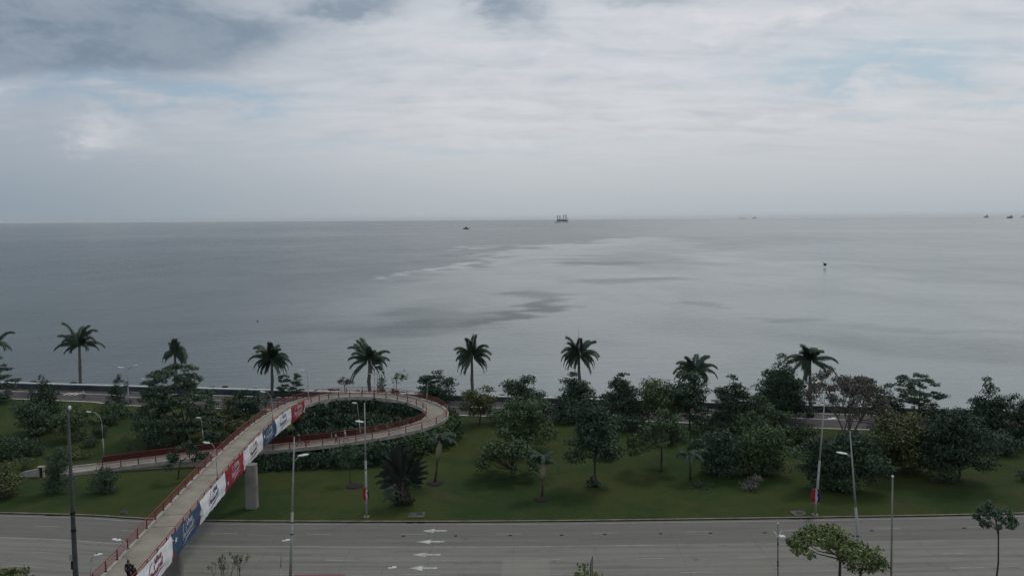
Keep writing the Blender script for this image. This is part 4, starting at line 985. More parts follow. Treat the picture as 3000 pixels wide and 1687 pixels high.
for k in range(16):
    th = math.radians(rg.choice([rg.uniform(-10, 40), rg.uniform(140, 190)])); mbq, tn = [], []
    blade(mbq, tn, B + np.array([rg.uniform(-.5, .5), rg.uniform(-.8, 0), rg.uniform(1.0, 3.4)]), (math.cos(th), rg.uniform(-.5, 0), math.sin(th) + .4), rg.uniform(2.2, 3.4), .5, rg, 1.5)
    quads_obj('frond', np.array(mbq), LM['brown' if k % 4 == 0 else 'dark'], root, np.array(tn))
C = [B + np.array([rg.uniform(-1.3, 1.3), rg.uniform(-1, .6), rg.uniform(.2, 1.1)]) for _ in range(14)]
crown('undergrowth', C, [(.55, .5, .5)] * 14, 'dark', root, rg, .25, .8, cap=1500)
M_mulch = mat('mulch', (.022, .017, .014), .95, .35, 3.0, bump=.4)
def mulch(px, py, r, root):
    c_ = at(px, py); mb = MB(); n = 28; vs = [(c_[0], c_[1], .22)]
    for rr_, z in ((.75, .19), (1.0, .015)):
        for i in range(n): a = 6.283 * i / n; q = r * rr_ * (1 + .05 * math.sin(a * 3 + px)); vs.append((c_[0] + q * math.cos(a), c_[1] + q * math.sin(a), z))
    fs = [(0, 1 + i, 1 + (i + 1) % n) for i in range(n)] + [(1 + i, 1 + n + i, 1 + n + (i + 1) % n, 1 + (i + 1) % n) for i in range(n)]
    mb.add(vs, fs); return in_parent(mb, 'mulch_ring', M_mulch, root)
M_pale = mat('pale_crownshaft', (.22, .21, .13), .6, .15, .8)
def young_palm(base, sh0, sh1, crown_px, label, seed, n=9, L=2.6, mul=None, shaftm=M_pale, up=1.0):
    rg = np.random.default_rng(seed); B = at(*base); s0 = atY(*sh0, B[1]); s1 = atY(*sh1, B[1]); root = empty('young_palm', B, label, 'palm tree')
    mb = MB(); mb.tube([B, (B + s0) / 2 + [.05, 0, 0], s0], [.16, .13, .15], 8); in_parent(mb, 'trunk', M_bark, root, True)
    if shaftm: mb = MB(); mb.tube([s0, s0 * .7 + s1 * .3, s0 * .4 + s1 * .6, s1], [.18, .40, .42, .15], 8); in_parent(mb, 'crownshaft', shaftm, root, True)
    for k in range(n):
        a = rg.uniform(0, 6.28); frond(root, s1 + (s0 - s1) * rg.uniform(0, .15), (math.cos(a) * .75, math.sin(a) * .75, up * rg.uniform(.5, 1.4)), L * rg.uniform(.8, 1.15), rg.uniform(1.2, 2.4), rg, ll=.55, dense=26)
    for s_ in (-1, 1):                                          # pale bent lower stalks
        mb = MB(); q = s0.copy(); pts = [q + np.array([s_ * t * 1.6, 0, math.sin(t * 1.9) * 1.1]) for t in np.linspace(0, 1.1, 9)]; mb.tube(pts, np.linspace(.06, .02, 9), 5); in_parent(mb, 'frond_stalk', M_pale, root, True)
    if mul: mulch(*mul, root)
    return root
young_palm((1274, 1414), (1281, 1350), (1290, 1292), None, 'young palm with a pale swollen crownshaft and a round mulch bed, nearer the loop', 111, mul=(1275, 1416, 1.25), L=3.0)
young_palm((1588, 1452), (1589, 1404), (1594, 1346), None, 'young palm with a pale yellowish crownshaft and a mulch bed, middle of the lawn', 112, mul=(1586, 1464, .98), L=2.7)
young_palm((2022, 1404), (2022, 1352), (2020, 1330), None, 'small dark young palm beside the feathery tree', 113, n=11, L=2.6, shaftm=None, up=.6)
rt = T('round', (1026, 1414), (1000, 1300, 1062, 1372), 'dark', 'thin sapling with a wide mulch bed left of the fan palm', 114)
mulch(1038, 1424, 1.25, rt)
for o in list(bpy.data.objects):
    if o.get('label', '').startswith('small slim tree on'): mulch(2926, 1362, .45, o)
    if o.get('label', '').startswith('dense dark tree with'):
        rg = np.random.default_rng(3); b_ = o.location
        crown('undergrowth', [(b_[0] + rg.normal() * .5, b_[1] + rg.normal() * .5, .45) for _ in range(9)], [(.55, .5, .45)] * 9, 'dark', o, rg, .25, .8, cap=1200)

T('bush', (2200, 1434), (2166, 1392, 2236, 1434), 'brown', 'low brownish flower bed shrub on the open lawn left of the flag lamp', 120, cat='bush', name='bush', dens=.5)
T('bush', (2050, 1424), (2018, 1408, 2090, 1424), 'dark', 'flat dark ground shrub on the lawn below the small dark young palm', 121, cat='bush', name='bush', dens=.7)

for i_, (b_, x_, m_, l_) in enumerate([((1655, 1238), (1610, 1186, 1706, 1238), 'dark', 'dark low bush filling the gap right of the blue green tree top'), ((1850, 1262), (1790, 1206, 1916, 1262), 'dark', 'dark low bush by the path below the pointed tree'),
    ((2075, 1268), (2020, 1214, 2120, 1268), 'dark', 'dark low bush by the path below the low broad palm'), ((1560, 1250), (1500, 1200, 1622, 1250), 'dark', 'dark low bush behind the large lawn tree'),
    ((2330, 1300), (2280, 1240, 2400, 1300), 'mid', 'green bush between the domed tree and the bare crowned tree'), ((2560, 1320), (2500, 1262, 2620, 1320), 'mid', 'green bush left of the golden tree'),
    ((2930, 1330), (2890, 1262, 2990, 1330), 'dark', 'dark bush below the tall pointed tree near the right edge'), ((1950, 1300), (1905, 1250, 2010, 1300), 'dark', 'dark bush behind the feathery lawn tree'),
    ((2075, 1330), (2010, 1270, 2110, 1330), 'dark', 'dark bush at the left side of the bushy lawn trees')]):
    T('bush', b_, x_, m_, l_, 140 + i_, cat='bush', name='bush')
# ------------------------------------------------------------------ lamps and poles
M_lp = mat('lamp_post_paint', (.30, .31, .29), .6, .12, 1.0)
M_lh = mat('lamp_head_white', (.62, .62, .62), .5, .06, 1.0)
M_blk = mat('black_plastic', (.012, .012, .013), .5, .2, 1.0)
M_gpole = mat('grey_concrete_pole', (.062, .064, .066), .85, .25, .8)
def lamp_head(root, p, ang, L, wd, nm='lamp_head'):
    """egg shaped luminaire at the arm end; ang = heading in plan"""
    mb = MB(); mb.ell((0, 0, 0), (L / 2, wd / 2, .10), 14, 8); me_ = mb.build(nm, M_lh, root, True)
    me_.location = Vector([float(v) for v in p]) - parent_world(root); me_.rotation_euler = (0, math.radians(-8), ang)
    m2 = MB(); m2.tube([(-L * .1, 0, .06), (-L * .1, 0, .2)], .055, 8); m2.build('photocell', M_blk, me_)
    return me_
def lamp(kind, base, top, head, label, Y=None, z0=0.0, r=(.11, .05), collar=None, group='street lamps', bands=()):
    B = at(base[0], base[1], z0) if Y is None else np.array([atY(base[0], base[1], Y)[0], Y, z0]); Y = B[1]
    if Y is not None and z0 == 0.0: B[2] = 0.0
    Tp = atY(top[0], top[1], Y); root = empty('street_lamp', B, label, 'street lamp', group)
    # extend the base point along the seen lean down to the ground when the foot is outside the frame
    b_seen = atY(base[0], base[1], Y)
    if b_seen[2] > z0 + .05: k = (b_seen - Tp) / (b_seen[2] - Tp[2] + 1e-9); B = b_seen + k * (z0 - b_seen[2]); root.location = Vector([float(v) for v in B])
    mb = MB(); c_ = B + (Tp - B) * (collar or .5)
    hd = atY(head[0], head[1], Y) if kind == 'bent' else None
    if kind == 'bent':                                          # pole bends over into the head
        side = 1 if hd[0] > Tp[0] else -1; n = 7; pts = [B, c_, Tp]
        pts2 = [Tp]; W_ = hd[0] - Tp[0]; Hh = hd[2] - Tp[2]
        for i in range(1, n + 1):
            a = i / n * math.pi / 2; pts2.append(Tp + np.array([W_ * (1 - math.cos(a)), 0, Hh * math.sin(a)]))
        mb.tube([B, c_], [r[0], r[0] * .85], 10); mb.tube([c_, Tp], [r[0] * .6, r[1]], 8); in_parent(mb, 'pole', M_lp, root, True)
        mb = MB(); mb.tube(pts2, r[1] * .95, 8); in_parent(mb, 'arm', M_lp, root, True)
        lamp_head(root, pts2[-1] + np.array([side * .28, 0, 0]), 0 if side > 0 else math.pi, .85, .42)
    else:                                                       # straight pole with a side arm
        mb.tube([B, c_], [r[0], r[0] * .8], 10); mb.tube([c_, Tp], [r[0] * .72, r[1]], 8); in_parent(mb, 'pole', M_lp, root, True)
        for q in bands: p_ = B + (Tp - B) * q; m3 = MB(); m3.tube([p_ - [0, 0, .05], p_ + [0, 0, .05]], r[0] * 1.05, 10); in_parent(m3, 'clamp', M_blk, root)
        for hdp, js in (head if isinstance(head[0], tuple) else [(head, kind)]):
            hq = atY(hdp[0], hdp[1], Y); j = B + (Tp - B) * js; mb = MB(); mb.tube([j, hq], [.055, .045], 6); in_parent(mb, 'arm', M_lp, root, True)
            side = 1 if hq[0] > j[0] else -1; d = hq - j; lamp_head(root, hq + np.array([side * .42, 0, .12]), 0 if side > 0 else math.pi, 1.15, .62)
    mb = MB(); mb.box((B[0], B[1], B[2] + .06), (r[0] * 4, r[0] * 4, .12)); in_parent(mb, 'base_plate', M_conc, root)
    return root
def deckz(x, Y): 
    k = int(np.argmin((cl[:, 0] - x) ** 2 + (cl[:, 1] - Y) ** 2)); return cl[k][2]
# on the bridge and the ramp
def bridge_lamp(foot, top, head, label, z, r=(.075, .038), collar=.55):
    return lamp('bent', foot, top, head, label, z0=z, r=r, collar=collar, group='lamps on the bridge and ramp')
bridge_lamp((376, 1694), (372, 1612), (352, 1580), 'curved white lamp on the bridge next to the two people, cut by the bottom edge', 6.5)
bridge_lamp((638, 1408), (632, 1330), (612, 1296), 'curved white lamp on the bridge beside the lower red banner', 6.5)
bridge_lamp((799, 1232), (797, 1180), (775, 1147), 'curved white lamp on the bridge above the blue banner near the bend', 6.5)
bridge_lamp((904, 1168), (902, 1110), (890, 1084), 'very thin lamp at the bend where the loop starts, seen against the water', 6.1)
bridge_lamp((1097, 1163), (1098, 1085), (1100, 1070), 'white lamp on the far side of the loop in front of the palm trunk', 5.7)
bridge_lamp((1250, 1174), (1252, 1130), (1266, 1113), 'white lamp on the right end of the loop by the leafy tree', 5.0)
bridge_lamp((1057, 1276), (1047, 1188), (1044, 1180), 'straight white lamp on the low ramp seen against the hedge', 2.9)
bridge_lamp((596, 1292), (590, 1230), (587, 1223), 'thin white lamp behind the bridge, over the low ramp', 1.0)
bridge_lamp((305, 1338), (298, 1240), (266, 1206), 'tall curved lamp behind the left part of the low ramp', 0.0, r=(.10, .05))
# along the sea path
lamp(.96, (376, 1190), (374, 1080), [((389, 1072), .96), ((360, 1078), .94)], 'twin headed path lamp left of the biggest layered tree', r=(.11, .03))
lamp('bent', (450, 1214), (445, 1120), (424, 1110), 'path lamp touching the left side of the biggest layered tree', r=(.11, .03))
lamp(.9, (1106, 1172), (1105, 1082), [((1112, 1088), .92), ((1094, 1097), .85)], 'path lamp with two heads behind the far side of the loop', r=(.11, .03))
# road lamps
lamp(.79, (1074, 1514), (1068, 1180), [((1064, 1237), .845)], 'tall pale lamp post on the lawn edge carrying a red flag, by the fan palm', r=(.16, .06), bands=(.42,))
lamp(.79, (2388, 1508), (2415, 1186), [((2426, 1229), .865)], 'tall leaning lamp post on the lawn edge carrying a red and blue flag', r=(.16, .06))
lamp(.79, (851, 1690), (862, 1280), [((876, 1336), .835)], 'tall lamp post in the median right of the bridge', Y=77, r=(.16, .055), bands=(.43, .35))
lamp(.79, (2522, 1690), (2490, 1262), [((2479, 1330), .83)], 'tall lamp post in the median leaning left above the roadside tree', Y=77, r=(.16, .055), bands=(.31,))
lamp('bent', (821, 1690), (825, 1596), (829, 1582), 'small median lamp between the pillar and the tall lamp post', Y=73, r=(.085, .035), collar=.62)
lamp('bent', (264, 1690), (268, 1645), (278, 1624), 'small lamp at the bottom left between the grey pole and the bridge', Y=70, r=(.08, .035))
lamp('bent', (1115, 1692), (1118, 1678), (1140, 1662), 'small lamp cut by the bottom edge left of the road arrows', Y=70, r=(.06, .03))
# dark utility pole
Y = 50.0; b_ = atY(222, 1687, Y); t_ = atY(198, 1190, Y); k = (b_ - t_) / (b_[2] - t_[2]); B = b_ + k * (0 - b_[2])
root = empty('utility_pole', B, 'tall tapering dark grey pole at the left with small boxes strapped on', 'pole')
mb = MB(); mb.tube([B, b_, b_ * .5 + t_ * .5, t_], [.26, .17, .115, .075], 12); in_parent(mb, 'pole', M_gpole, root, True)
for yy, dx_, sz_ in ((1629, -.24, (.2, .22, .42)), (1646, -.16, (.14, .2, .22)), (1658, -.16, (.12, .2, .3))):
    p_ = atY(220, yy, Y); mb = MB(); mb.box(p_ + [dx_ * .8, -.05, 0], sz_); in_parent(mb, 'equipment_box', M_lp if yy == 1629 else M_blk, root)
for yy in (1500, 1550): p_ = b_ + (t_ - b_) * ((1687 - yy) / 497); mb = MB(); mb.tube([p_ - [0, 0, .08], p_ + [0, 0, .08]], .165, 12); in_parent(mb, 'strap', M_blk, root)
mb = MB(); mb.ell(t_ + [.12, 0, -.1], (.1, .1, .16)); in_parent(mb, 'insulator', M_lh, root, True)
# plain white pole with a ball top
Y = 72.0; b_ = atY(2611, 1690, Y); t_ = atY(2615, 1398, Y); B = b_ + (b_ - t_) / (b_[2] - t_[2]) * (0 - b_[2])
root = empty('flag_pole', B, 'straight pale pole with a ball on top and no lamp, right side', 'pole')
mb = MB(); mb.tube([B, b_ * .5 + t_ * .5, t_], [.095, .08, .065], 10); in_parent(mb, 'pole', mat('flag_pole_paint', (.20, .20, .19), .6, .12, 1.0), root, True)
mb = MB(); mb.ell(t_ + [0, 0, .1], (.12, .12, .12)); in_parent(mb, 'finial', M_lh, root, True)
# mast with white brackets and a box
Y = 74.0; b_ = atY(2279, 1690, Y); t_ = atY(2279, 1532, Y); B = b_.copy(); B[2] = 0
root = empty('camera_mast', B, 'thin mast with white bracket arms and a white box, over the road', 'mast')
mb = MB(); mb.tube([B, b_, atY(2279, 1570, Y)], [.07, .06, .05], 8); mb.tube([atY(2279, 1570, Y), t_], [.03, .03], 6); in_parent(mb, 'pole', M_gpole, root, True)
mb = MB(); mb.ell(t_, (.09, .09, .07)); in_parent(mb, 'cap', M_lh, root)
for a, b2 in (((2279, 1570), (2267, 1556)), ((2276, 1572), (2299, 1569)), ((2281, 1568), (2289, 1556))):
    mb = MB(); mb.tube([atY(*a, Y), atY(*b2, Y)], .055, 6); in_parent(mb, 'bracket', M_lh, root)
mb = MB(); mb.box(atY(2291, 1571, Y), (.55, .5, .14)); in_parent(mb, 'camera_box', M_lh, root)
for p_ in ((2279, 1592), (2279, 1645), (2279, 1654)): mb = MB(); c_ = atY(*p_, Y); mb.tube([c_ - [0, 0, .08], c_ + [0, 0, .08]], .085, 8); in_parent(mb, 'clamp', M_blk, root)
# sign seen edge-on
Y = 72.0; c_ = atY(1733, 1655, Y)
root = empty('road_sign', (c_[0], Y, 0), 'dark framed sign panel seen nearly edge-on at the bottom', 'sign')
mb = MB(); mb.add([(c_[0] - .12, Y - .75, c_[2] - 1.2), (c_[0] + .18, Y + .75, c_[2] - 1.2), (c_[0] + .18, Y + .75, c_[2] + .45), (c_[0] - .12, Y - .75, c_[2] + .45)], [(0, 1, 2, 3)])
pv_ = [(c_[0] - .15, Y - .8), (c_[0] + .17, Y + .8)]
mb = MB(); rz_s = math.atan2(1.6, .34)
mb.box((c_[0], Y, c_[2] - .25), (1.7, .05, 1.35), rz_s); in_parent(mb, 'panel', mat('sign_grey', (.13, .12, .115), .6), root)
mb = MB(); mb.box((c_[0], Y, c_[2] + .46), (1.78, .09, .08), rz_s); mb.box((c_[0] + .165, Y + .82, c_[2] - .25), (.09, .09, 1.45)); mb.box((c_[0] - .165, Y - .82, c_[2] - .25), (.05, .05, 1.45)); in_parent(mb, 'frame', M_blk, root)
mb = MB(); mb.tube([(c_[0] + .165, Y + .82, 0), (c_[0] + .165, Y + .82, c_[2] - .8)], .06, 8); in_parent(mb, 'post', M_blk, root)
# flags on the two lamp posts
def flag(px, y0, y1, Y, cols, label, wpx):
    t_, b_ = atY(px, y0, Y), atY(px, y1, Y); L = t_[2] - b_[2]; root = empty('flag', (b_[0], Y - .22, b_[2]), label, 'flag'); x = t_[0] - sum(wpx) / 2 * Y / F
    xs_ = [t_[0] + (v) * Y / F for v in wpx]
    for (xa, xb), (m, nm) in zip(zip(xs_[:-1], xs_[1:]), cols):
        nu, nv_ = 6, 12; vs = []
        for j in range(nv_):
            for i in range(nu):
                u, v = i / (nu - 1), j / (nv_ - 1); bow = .14 * math.sin(v * math.pi); sgn = -1 if xb <= t_[0] + .02 else 1
                vs.append((xa + (xb - xa) * u + sgn * bow * (1 - u if sgn < 0 else u), Y - .22 + .05 * math.sin(v * 9 + u * 3) + .03 * math.sin(u * 7), b_[2] + L * v))
        mb = MB(); mb.add(vs, [(j * nu + i, j * nu + i + 1, (j + 1) * nu + i + 1, (j + 1) * nu + i) for j in range(nv_ - 1) for i in range(nu - 1)]); in_parent(mb, nm, m, root, True)
    mb = MB()
    for z in (t_[2] + .03, b_[2] - .03): mb.tube([(xs_[0], Y - .22, z), (xs_[-1], Y - .22, z)], .025, 6)
    in_parent(mb, 'flag_bar', M_lp, root)
M_fr = mat('flag_red', (.30, .012, .025), .7, .1, 1.0); M_fb = mat('flag_blue', (.012, .022, .10), .7, .1, 1.0); M_fw = mat('flag_white', (.45, .45, .46), .7, .1, 1.0)
Ya = at(1074, 1514)[1]; Yb = at(2388, 1508)[1]
flag(1073, 1424, 1466, Ya, [(M_fr, 'red_cloth'), (M_fw, 'white_cloth'), (M_blk, 'dark_edge')], 'narrow red and white flag hanging on the lamp post by the fan palm', [-7, -1, 2.5, 4.5])
flag(2390, 1430, 1470, Yb, [(M_fr, 'red_cloth'), (M_fw, 'white_cloth'), (M_fb, 'blue_cloth')], 'red, white and blue flag hanging on the leaning lamp post', [-13, -3, 2, 9])
# concrete manhole slabs in the lawn edge
M_slab = mat('slab', (.085, .08, .07), .9, .3, 1.0)
def slab(pts, hole, label):
    P = [at(*p) for p in pts]; c0 = sum(P) / len(P); root = empty('manhole_slab', (c0[0], c0[1], 0), label, 'manhole'); mb = MB(); n = len(P)
    mb.add([(p[0], p[1], z) for z in (0, .09) for p in P], [tuple(range(n, 2 * n))] + [(i, (i + 1) % n, n + (i + 1) % n, n + i) for i in range(n)]); in_parent(mb, 'slab', M_slab, root)
    q = at(*hole); mb = MB(); mb.tube([(q[0], q[1], .085), (q[0], q[1], .12)], .42, 16); in_parent(mb, 'cover', mat('manhole_iron', (.03, .028, .026), .7, .3, 4.0), root)
slab([(1193, 1517), (1202, 1503), (1246, 1501), (1243, 1516)], (1229, 1506), 'square concrete manhole slab at the lawn edge near the road arrows')
slab([(2310, 1497), (2328, 1511), (2350, 1512), (2362, 1506), (2358, 1499), (2345, 1496)], (2342, 1504), 'rounded concrete manhole slab by the leaning lamp post')
slab([(350, 1505), (354, 1499), (370, 1496), (376, 1500), (372, 1506)], (363, 1502), 'small faint manhole slab in the left lawn edge')
# raised studs on the lane line
stud = None
def stud_lab(px):
    w_ = {1182: 'just left of the farthest white arrow', 1335: 'just right of the farthest white arrow', 1495: 'above the paler repaired slab, left one', 1645: 'above the paler repaired slab, right one',
          1772: 'between the bottom sign and the young palm', 1935: 'midway between the dark sign and the thin mast', 2082: 'third to the left of the thin mast lamp', 2240: 'just left of the thin mast',
          2555: 'between the leaning median lamp and the ball topped pole', 2825: 'farthest right, beside the slender roadside tree'}
    return 'small dark raised road stud ' + w_[px]
for px, py in [(1182, 1570), (1335, 1569), (1495, 1568), (1645, 1567), (1772, 1565), (1935, 1563), (2082, 1561), (2240, 1560), (2555, 1554), (2825, 1547)]:
    p_ = at(px, py)
    if stud is None: mb = MB(); mb.box((0, 0, .03), (.42, .18, .05), 0, .75); stud = mb.build('road_stud', M_slit); o = stud
    else: o = stud.copy(); link(o)
    o.location = (p_[0], p_[1], .006); tag(o, stud_lab(px), 'road stud', 'dark studs along the lane line')

# ------------------------------------------------------------------ people
M_skin = mat('skin', (.16, .085, .055), .6, .1, 4.0)
def cloth(nm, rgb): return mat('cloth_' + nm, rgb, .85, .12, 3.0)
def skin_obj(name, verts, edges, rad, m, parent, root_i=0, sub=1):
    bm = bmesh.new(); L = bm.verts.layers.skin.verify(); vs = []
    for v, r in zip(verts, rad):
        x = bm.verts.new(v); x[L].radius = (r, r) if not isinstance(r, tuple) else r; vs.append(x)
    for a, b_ in edges: bm.edges.new((vs[a], vs[b_]))
    vs[root_i][L].use_root = True; me_ = bpy.data.meshes.new(name); bm.to_mesh(me_); bm.free(); me_.materials.append(m)
    o = bpy.data.objects.new(name, me_); link(o, parent); md = o.modifiers.new('skin', 'SKIN'); md.use_smooth_shade = True
    sb = o.modifiers.new('sub', 'SUBSURF'); sb.levels = sub; sb.render_levels = sub; return o
def person(loc, yaw, label, pose, top, bottom, hair=(.012, .01, .01), h=1.7, long_legs=True, sleeves=False, cap_=None, group=None, bag=False):
    """yaw: direction faced in plan (0 = +X). joints in body frame: x forward, y left, z up"""
    root = empty('person', loc, label, 'person', group); root.rotation_euler = (0, 0, yaw); k = h / 1.7
    hipz = .90; lean = pose.get('lean', .05); sit = pose.get('sit', False)
    J = {}; J['pel'] = (0, 0, hipz); J['waist'] = (lean * .35, 0, 1.06); J['chest'] = (lean, 0, 1.27); J['neck'] = (lean * 1.15, 0, 1.44); J['chin'] = (lean * 1.2 + .015, 0, 1.52); J['head'] = (lean * 1.25 + .01, 0, 1.61); J['crown'] = (lean * 1.25, 0, 1.67)
    for s_, nm in ((1, 'l'), (-1, 'r')):
        f = pose.get('step', .25) * s_; J['hip' + nm] = (0, .095 * s_, hipz - .06)
        if sit: J['kn' + nm] = (.40, .12 * s_, hipz - (.10 if s_ > 0 else .32)); J['an' + nm] = (.28, .12 * s_, hipz - (.52 if s_ > 0 else .72)); 
        else: J['kn' + nm] = (f * .55 + .05, .10 * s_, .48); J['an' + nm] = (f - (.10 if f < 0 else 0), .10 * s_, .09 + (.05 if f < 0 else 0))
        a = J['an' + nm]; J['toe' + nm] = (a[0] + .17, a[1] + .02 * s_, a[2] - .05)
        J['sh' + nm] = (lean * 1.05, .18 * s_, 1.40); sw = pose.get('arm', -.2) * s_
        if pose.get('reach'): J['el' + nm] = (lean + .16, .22 * s_, 1.18); J['wr' + nm] = (lean + .38, .20 * s_, 1.12)
        else: J['el' + nm] = (lean + sw * .45, .235 * s_, 1.13); J['wr' + nm] = (lean + sw * 1.1 + .06, .23 * s_, .90)
        w_ = np.array(J['wr' + nm]); d_ = w_ - np.array(J['el' + nm]); d_ /= np.linalg.norm(d_); J['pm' + nm] = tuple(w_ + d_ * .07)
    names = list(J); idx = {n_: i for i, n_ in enumerate(names)}
    R = dict(pel=.13, waist=.115, chest=.135, neck=.055, chin=.075, head=.095, crown=.075); 
    for nm in 'lr': R.update({'hip' + nm: .095, 'kn' + nm: .06, 'an' + nm: .042, 'toe' + nm: .035, 'sh' + nm: .06, 'el' + nm: .042, 'wr' + nm: .028, 'pm' + nm: (.038, .02)})
    ed = [('pel', 'waist'), ('waist', 'chest'), ('chest', 'neck'), ('neck', 'chin'), ('chin', 'head'), ('head', 'crown')]
    for nm in 'lr': ed += [('pel', 'hip' + nm), ('hip' + nm, 'kn' + nm), ('kn' + nm, 'an' + nm), ('an' + nm, 'toe' + nm), ('chest', 'sh' + nm), ('sh' + nm, 'el' + nm), ('el' + nm, 'wr' + nm), ('wr' + nm, 'pm' + nm)]
    V = [tuple(c * k for c in J[n_]) for n_ in names]; RR = [tuple(q * k for q in R[n_]) if isinstance(R[n_], tuple) else R[n_] * k for n_ in names]; ED = [(idx[a], idx[b_]) for a, b_ in ed]
    # nose, and five fingers on each palm
    V.append(tuple(np.array(J['head']) * k + np.array([.10, 0, -.015]))); RR.append(.016); ED.append((idx['head'], len(V) - 1))
    for s_, nm in ((1, 'l'), (-1, 'r')):
        p_ = np.array(J['pm' + nm]) * k; d_ = p_ - np.array(J['wr' + nm]) * k; d_ /= np.linalg.norm(d_); ac = np.cross(d_, [0, 1, 0]); ac /= np.linalg.norm(ac) + 1e-9
        for q, (o_, L_) in enumerate(((.030, .072), (.010, .080), (-.010, .076), (-.028, .058))):
            a = p_ + ac * o_ + d_ * .02; V.append(tuple(a + d_ * L_ * .5)); RR.append(.009); ED.append((idx['pm' + nm], len(V) - 1)); V.append(tuple(a + d_ * L_ + np.array([0, -s_ * .018, 0]))); RR.append(.0075); ED.append((len(V) - 2, len(V) - 1))
        V.append(tuple(p_ - d_ * .02 + ac * .055)); RR.append(.0095); ED.append((idx['pm' + nm], len(V) - 1))
    skin_obj('body', V, ED, RR, M_skin, root, idx['pel'])
    def sub(nlist, extra, edges, m, nm, scale=None):
        VV = [tuple(c * k for c in (J[n_] if isinstance(n_, str) else n_)) for n_ in nlist]; rr_ = [r_ * k for r_ in extra]; return skin_obj(nm, VV, edges, rr_, m, root)
    if sleeves: al = ['pel', 'waist', 'chest', 'shl', 'ell', 'wrl', 'shr', 'elr', 'wrr']; sub(al, [.145, .135, .155, .08, .056, .042, .08, .056, .042], [(0, 1), (1, 2), (2, 3), (3, 4), (4, 5), (2, 6), (6, 7), (7, 8)], cloth(*top), 'shirt')
    else:
        eu = lambda nm: tuple(np.array(J['sh' + nm]) * .35 + np.array(J['el' + nm]) * .65)
        sub(['pel', 'waist', 'chest', 'shl', eu('l'), 'shr', eu('r')], [.148, .135, .155, .08, .062, .08, .062], [(0, 1), (1, 2), (2, 3), (3, 4), (2, 5), (5, 6)], cloth(*top), 'shirt')
    if long_legs: sub(['pel', 'hipl', 'knl', 'anl', 'hipr', 'knr', 'anr'], [.14, .11, .078, .062, .11, .078, .062], [(0, 1), (1, 2), (2, 3), (0, 4), (4, 5), (5, 6)], cloth(*bottom), 'trousers')
    else:
        kk = lambda nm: tuple(np.array(J['hip' + nm]) * .15 + np.array(J['kn' + nm]) * .85)
        sub(['pel', 'hipl', kk('l'), 'hipr', kk('r')], [.145, .115, .095, .115, .095], [(0, 1), (1, 2), (0, 3), (3, 4)], cloth(*bottom), 'shorts')
    for nm in 'lr':
        a, t_ = np.array(J['an' + nm]) * k, np.array(J['toe' + nm]) * k; mb = MB(); mb.ell(((a + t_) / 2)[:3] + [0, 0, -.02], (.135 * k, .05 * k, .045 * k), 10, 6); mb.build('shoe', cloth('shoe', (.05, .05, .05)), root, True)
    mb = MB(); c_ = np.array(J['head']) * k
    mb.ell(c_ + [-.018, 0, .028], (.115 * k, .10 * k, .115 * k), 14, 10)
    if cap_ is None and bag: mb.ell(c_ + [-.07, 0, -.08], (.06, .085, .13), 10, 8)
    o = mb.build('helmet' if cap_ == 'helmet' else ('cap' if cap_ else 'hair'), M_lh if cap_ == 'helmet' else (cloth('cap', (.45, .45, .46)) if cap_ else cloth('hair', hair)), root, True)
    return root
def on_deck(px, py, z):
    p_ = at(px, py, z); return (p_[0], p_[1], z)
black = ('black', (.010, .010, .012)); white_ = ('white', (.48, .48, .47)); grey_ = ('grey', (.16, .16, .17)); dkb = ('dark_blue', (.02, .025, .04))
person(on_deck(377, 1700, 6.505), math.radians(95), 'person in black walking away on the bridge, left one of the pair', dict(step=.16, arm=-.1), black, black, sleeves=True, group='two people on the bridge')
person(on_deck(391, 1712, 6.505), math.radians(95), 'person in black with a dark bag, right one of the pair on the bridge', dict(step=-.16, arm=-.1), black, ('black2', (.014, .012, .016)), sleeves=True, h=1.66, bag=True, group='two people on the bridge')
bg_p = on_deck(396, 1706, 6.5); root = empty('handbag', (bg_p[0], bg_p[1], 7.3), 'dark handbag carried at the side of the right person on the bridge', 'bag'); mb = MB(); mb.box((bg_p[0] + .02, bg_p[1] - .02, 7.42), (.3, .14, .26), 0, .85); in_parent(mb, 'bag_body', M_blk, root); mb = MB(); mb.tube([(bg_p[0] - .08, bg_p[1], 7.53), (bg_p[0] + .01, bg_p[1], 7.78), (bg_p[0] + .1, bg_p[1], 7.53)], .012, 6); in_parent(mb, 'strap', M_blk, root)
def rampz(px, py):
    z = 2.0
    for _ in range(6): p_ = at(px, py, z); z = deckz(p_[0], p_[1])
    return (p_[0], p_[1], z)
person(rampz(1013, 1293), math.radians(190), 'person in white top and white shorts striding up the low ramp, rightmost', dict(step=.30, arm=-.28, lean=.10), white_, white_, long_legs=False, cap_='cap', h=1.75)
person(rampz(985, 1297), math.radians(190), 'person in white top and dark trousers on the low ramp, middle of the walkers', dict(step=.12), white_, black, h=1.6)
person(rampz(971, 1288), math.radians(10), 'child in pale clothes at the far rail of the low ramp', dict(step=.1), ('pale', (.3, .29, .28)), ('pale', (.3, .29, .28)), h=1.25)
person(rampz(877, 1305), math.radians(190), 'person in dark top and grey shorts walking a dog on the low ramp', dict(step=.28, arm=-.22), dkb, grey_, long_legs=False, cap_='cap', h=1.72)
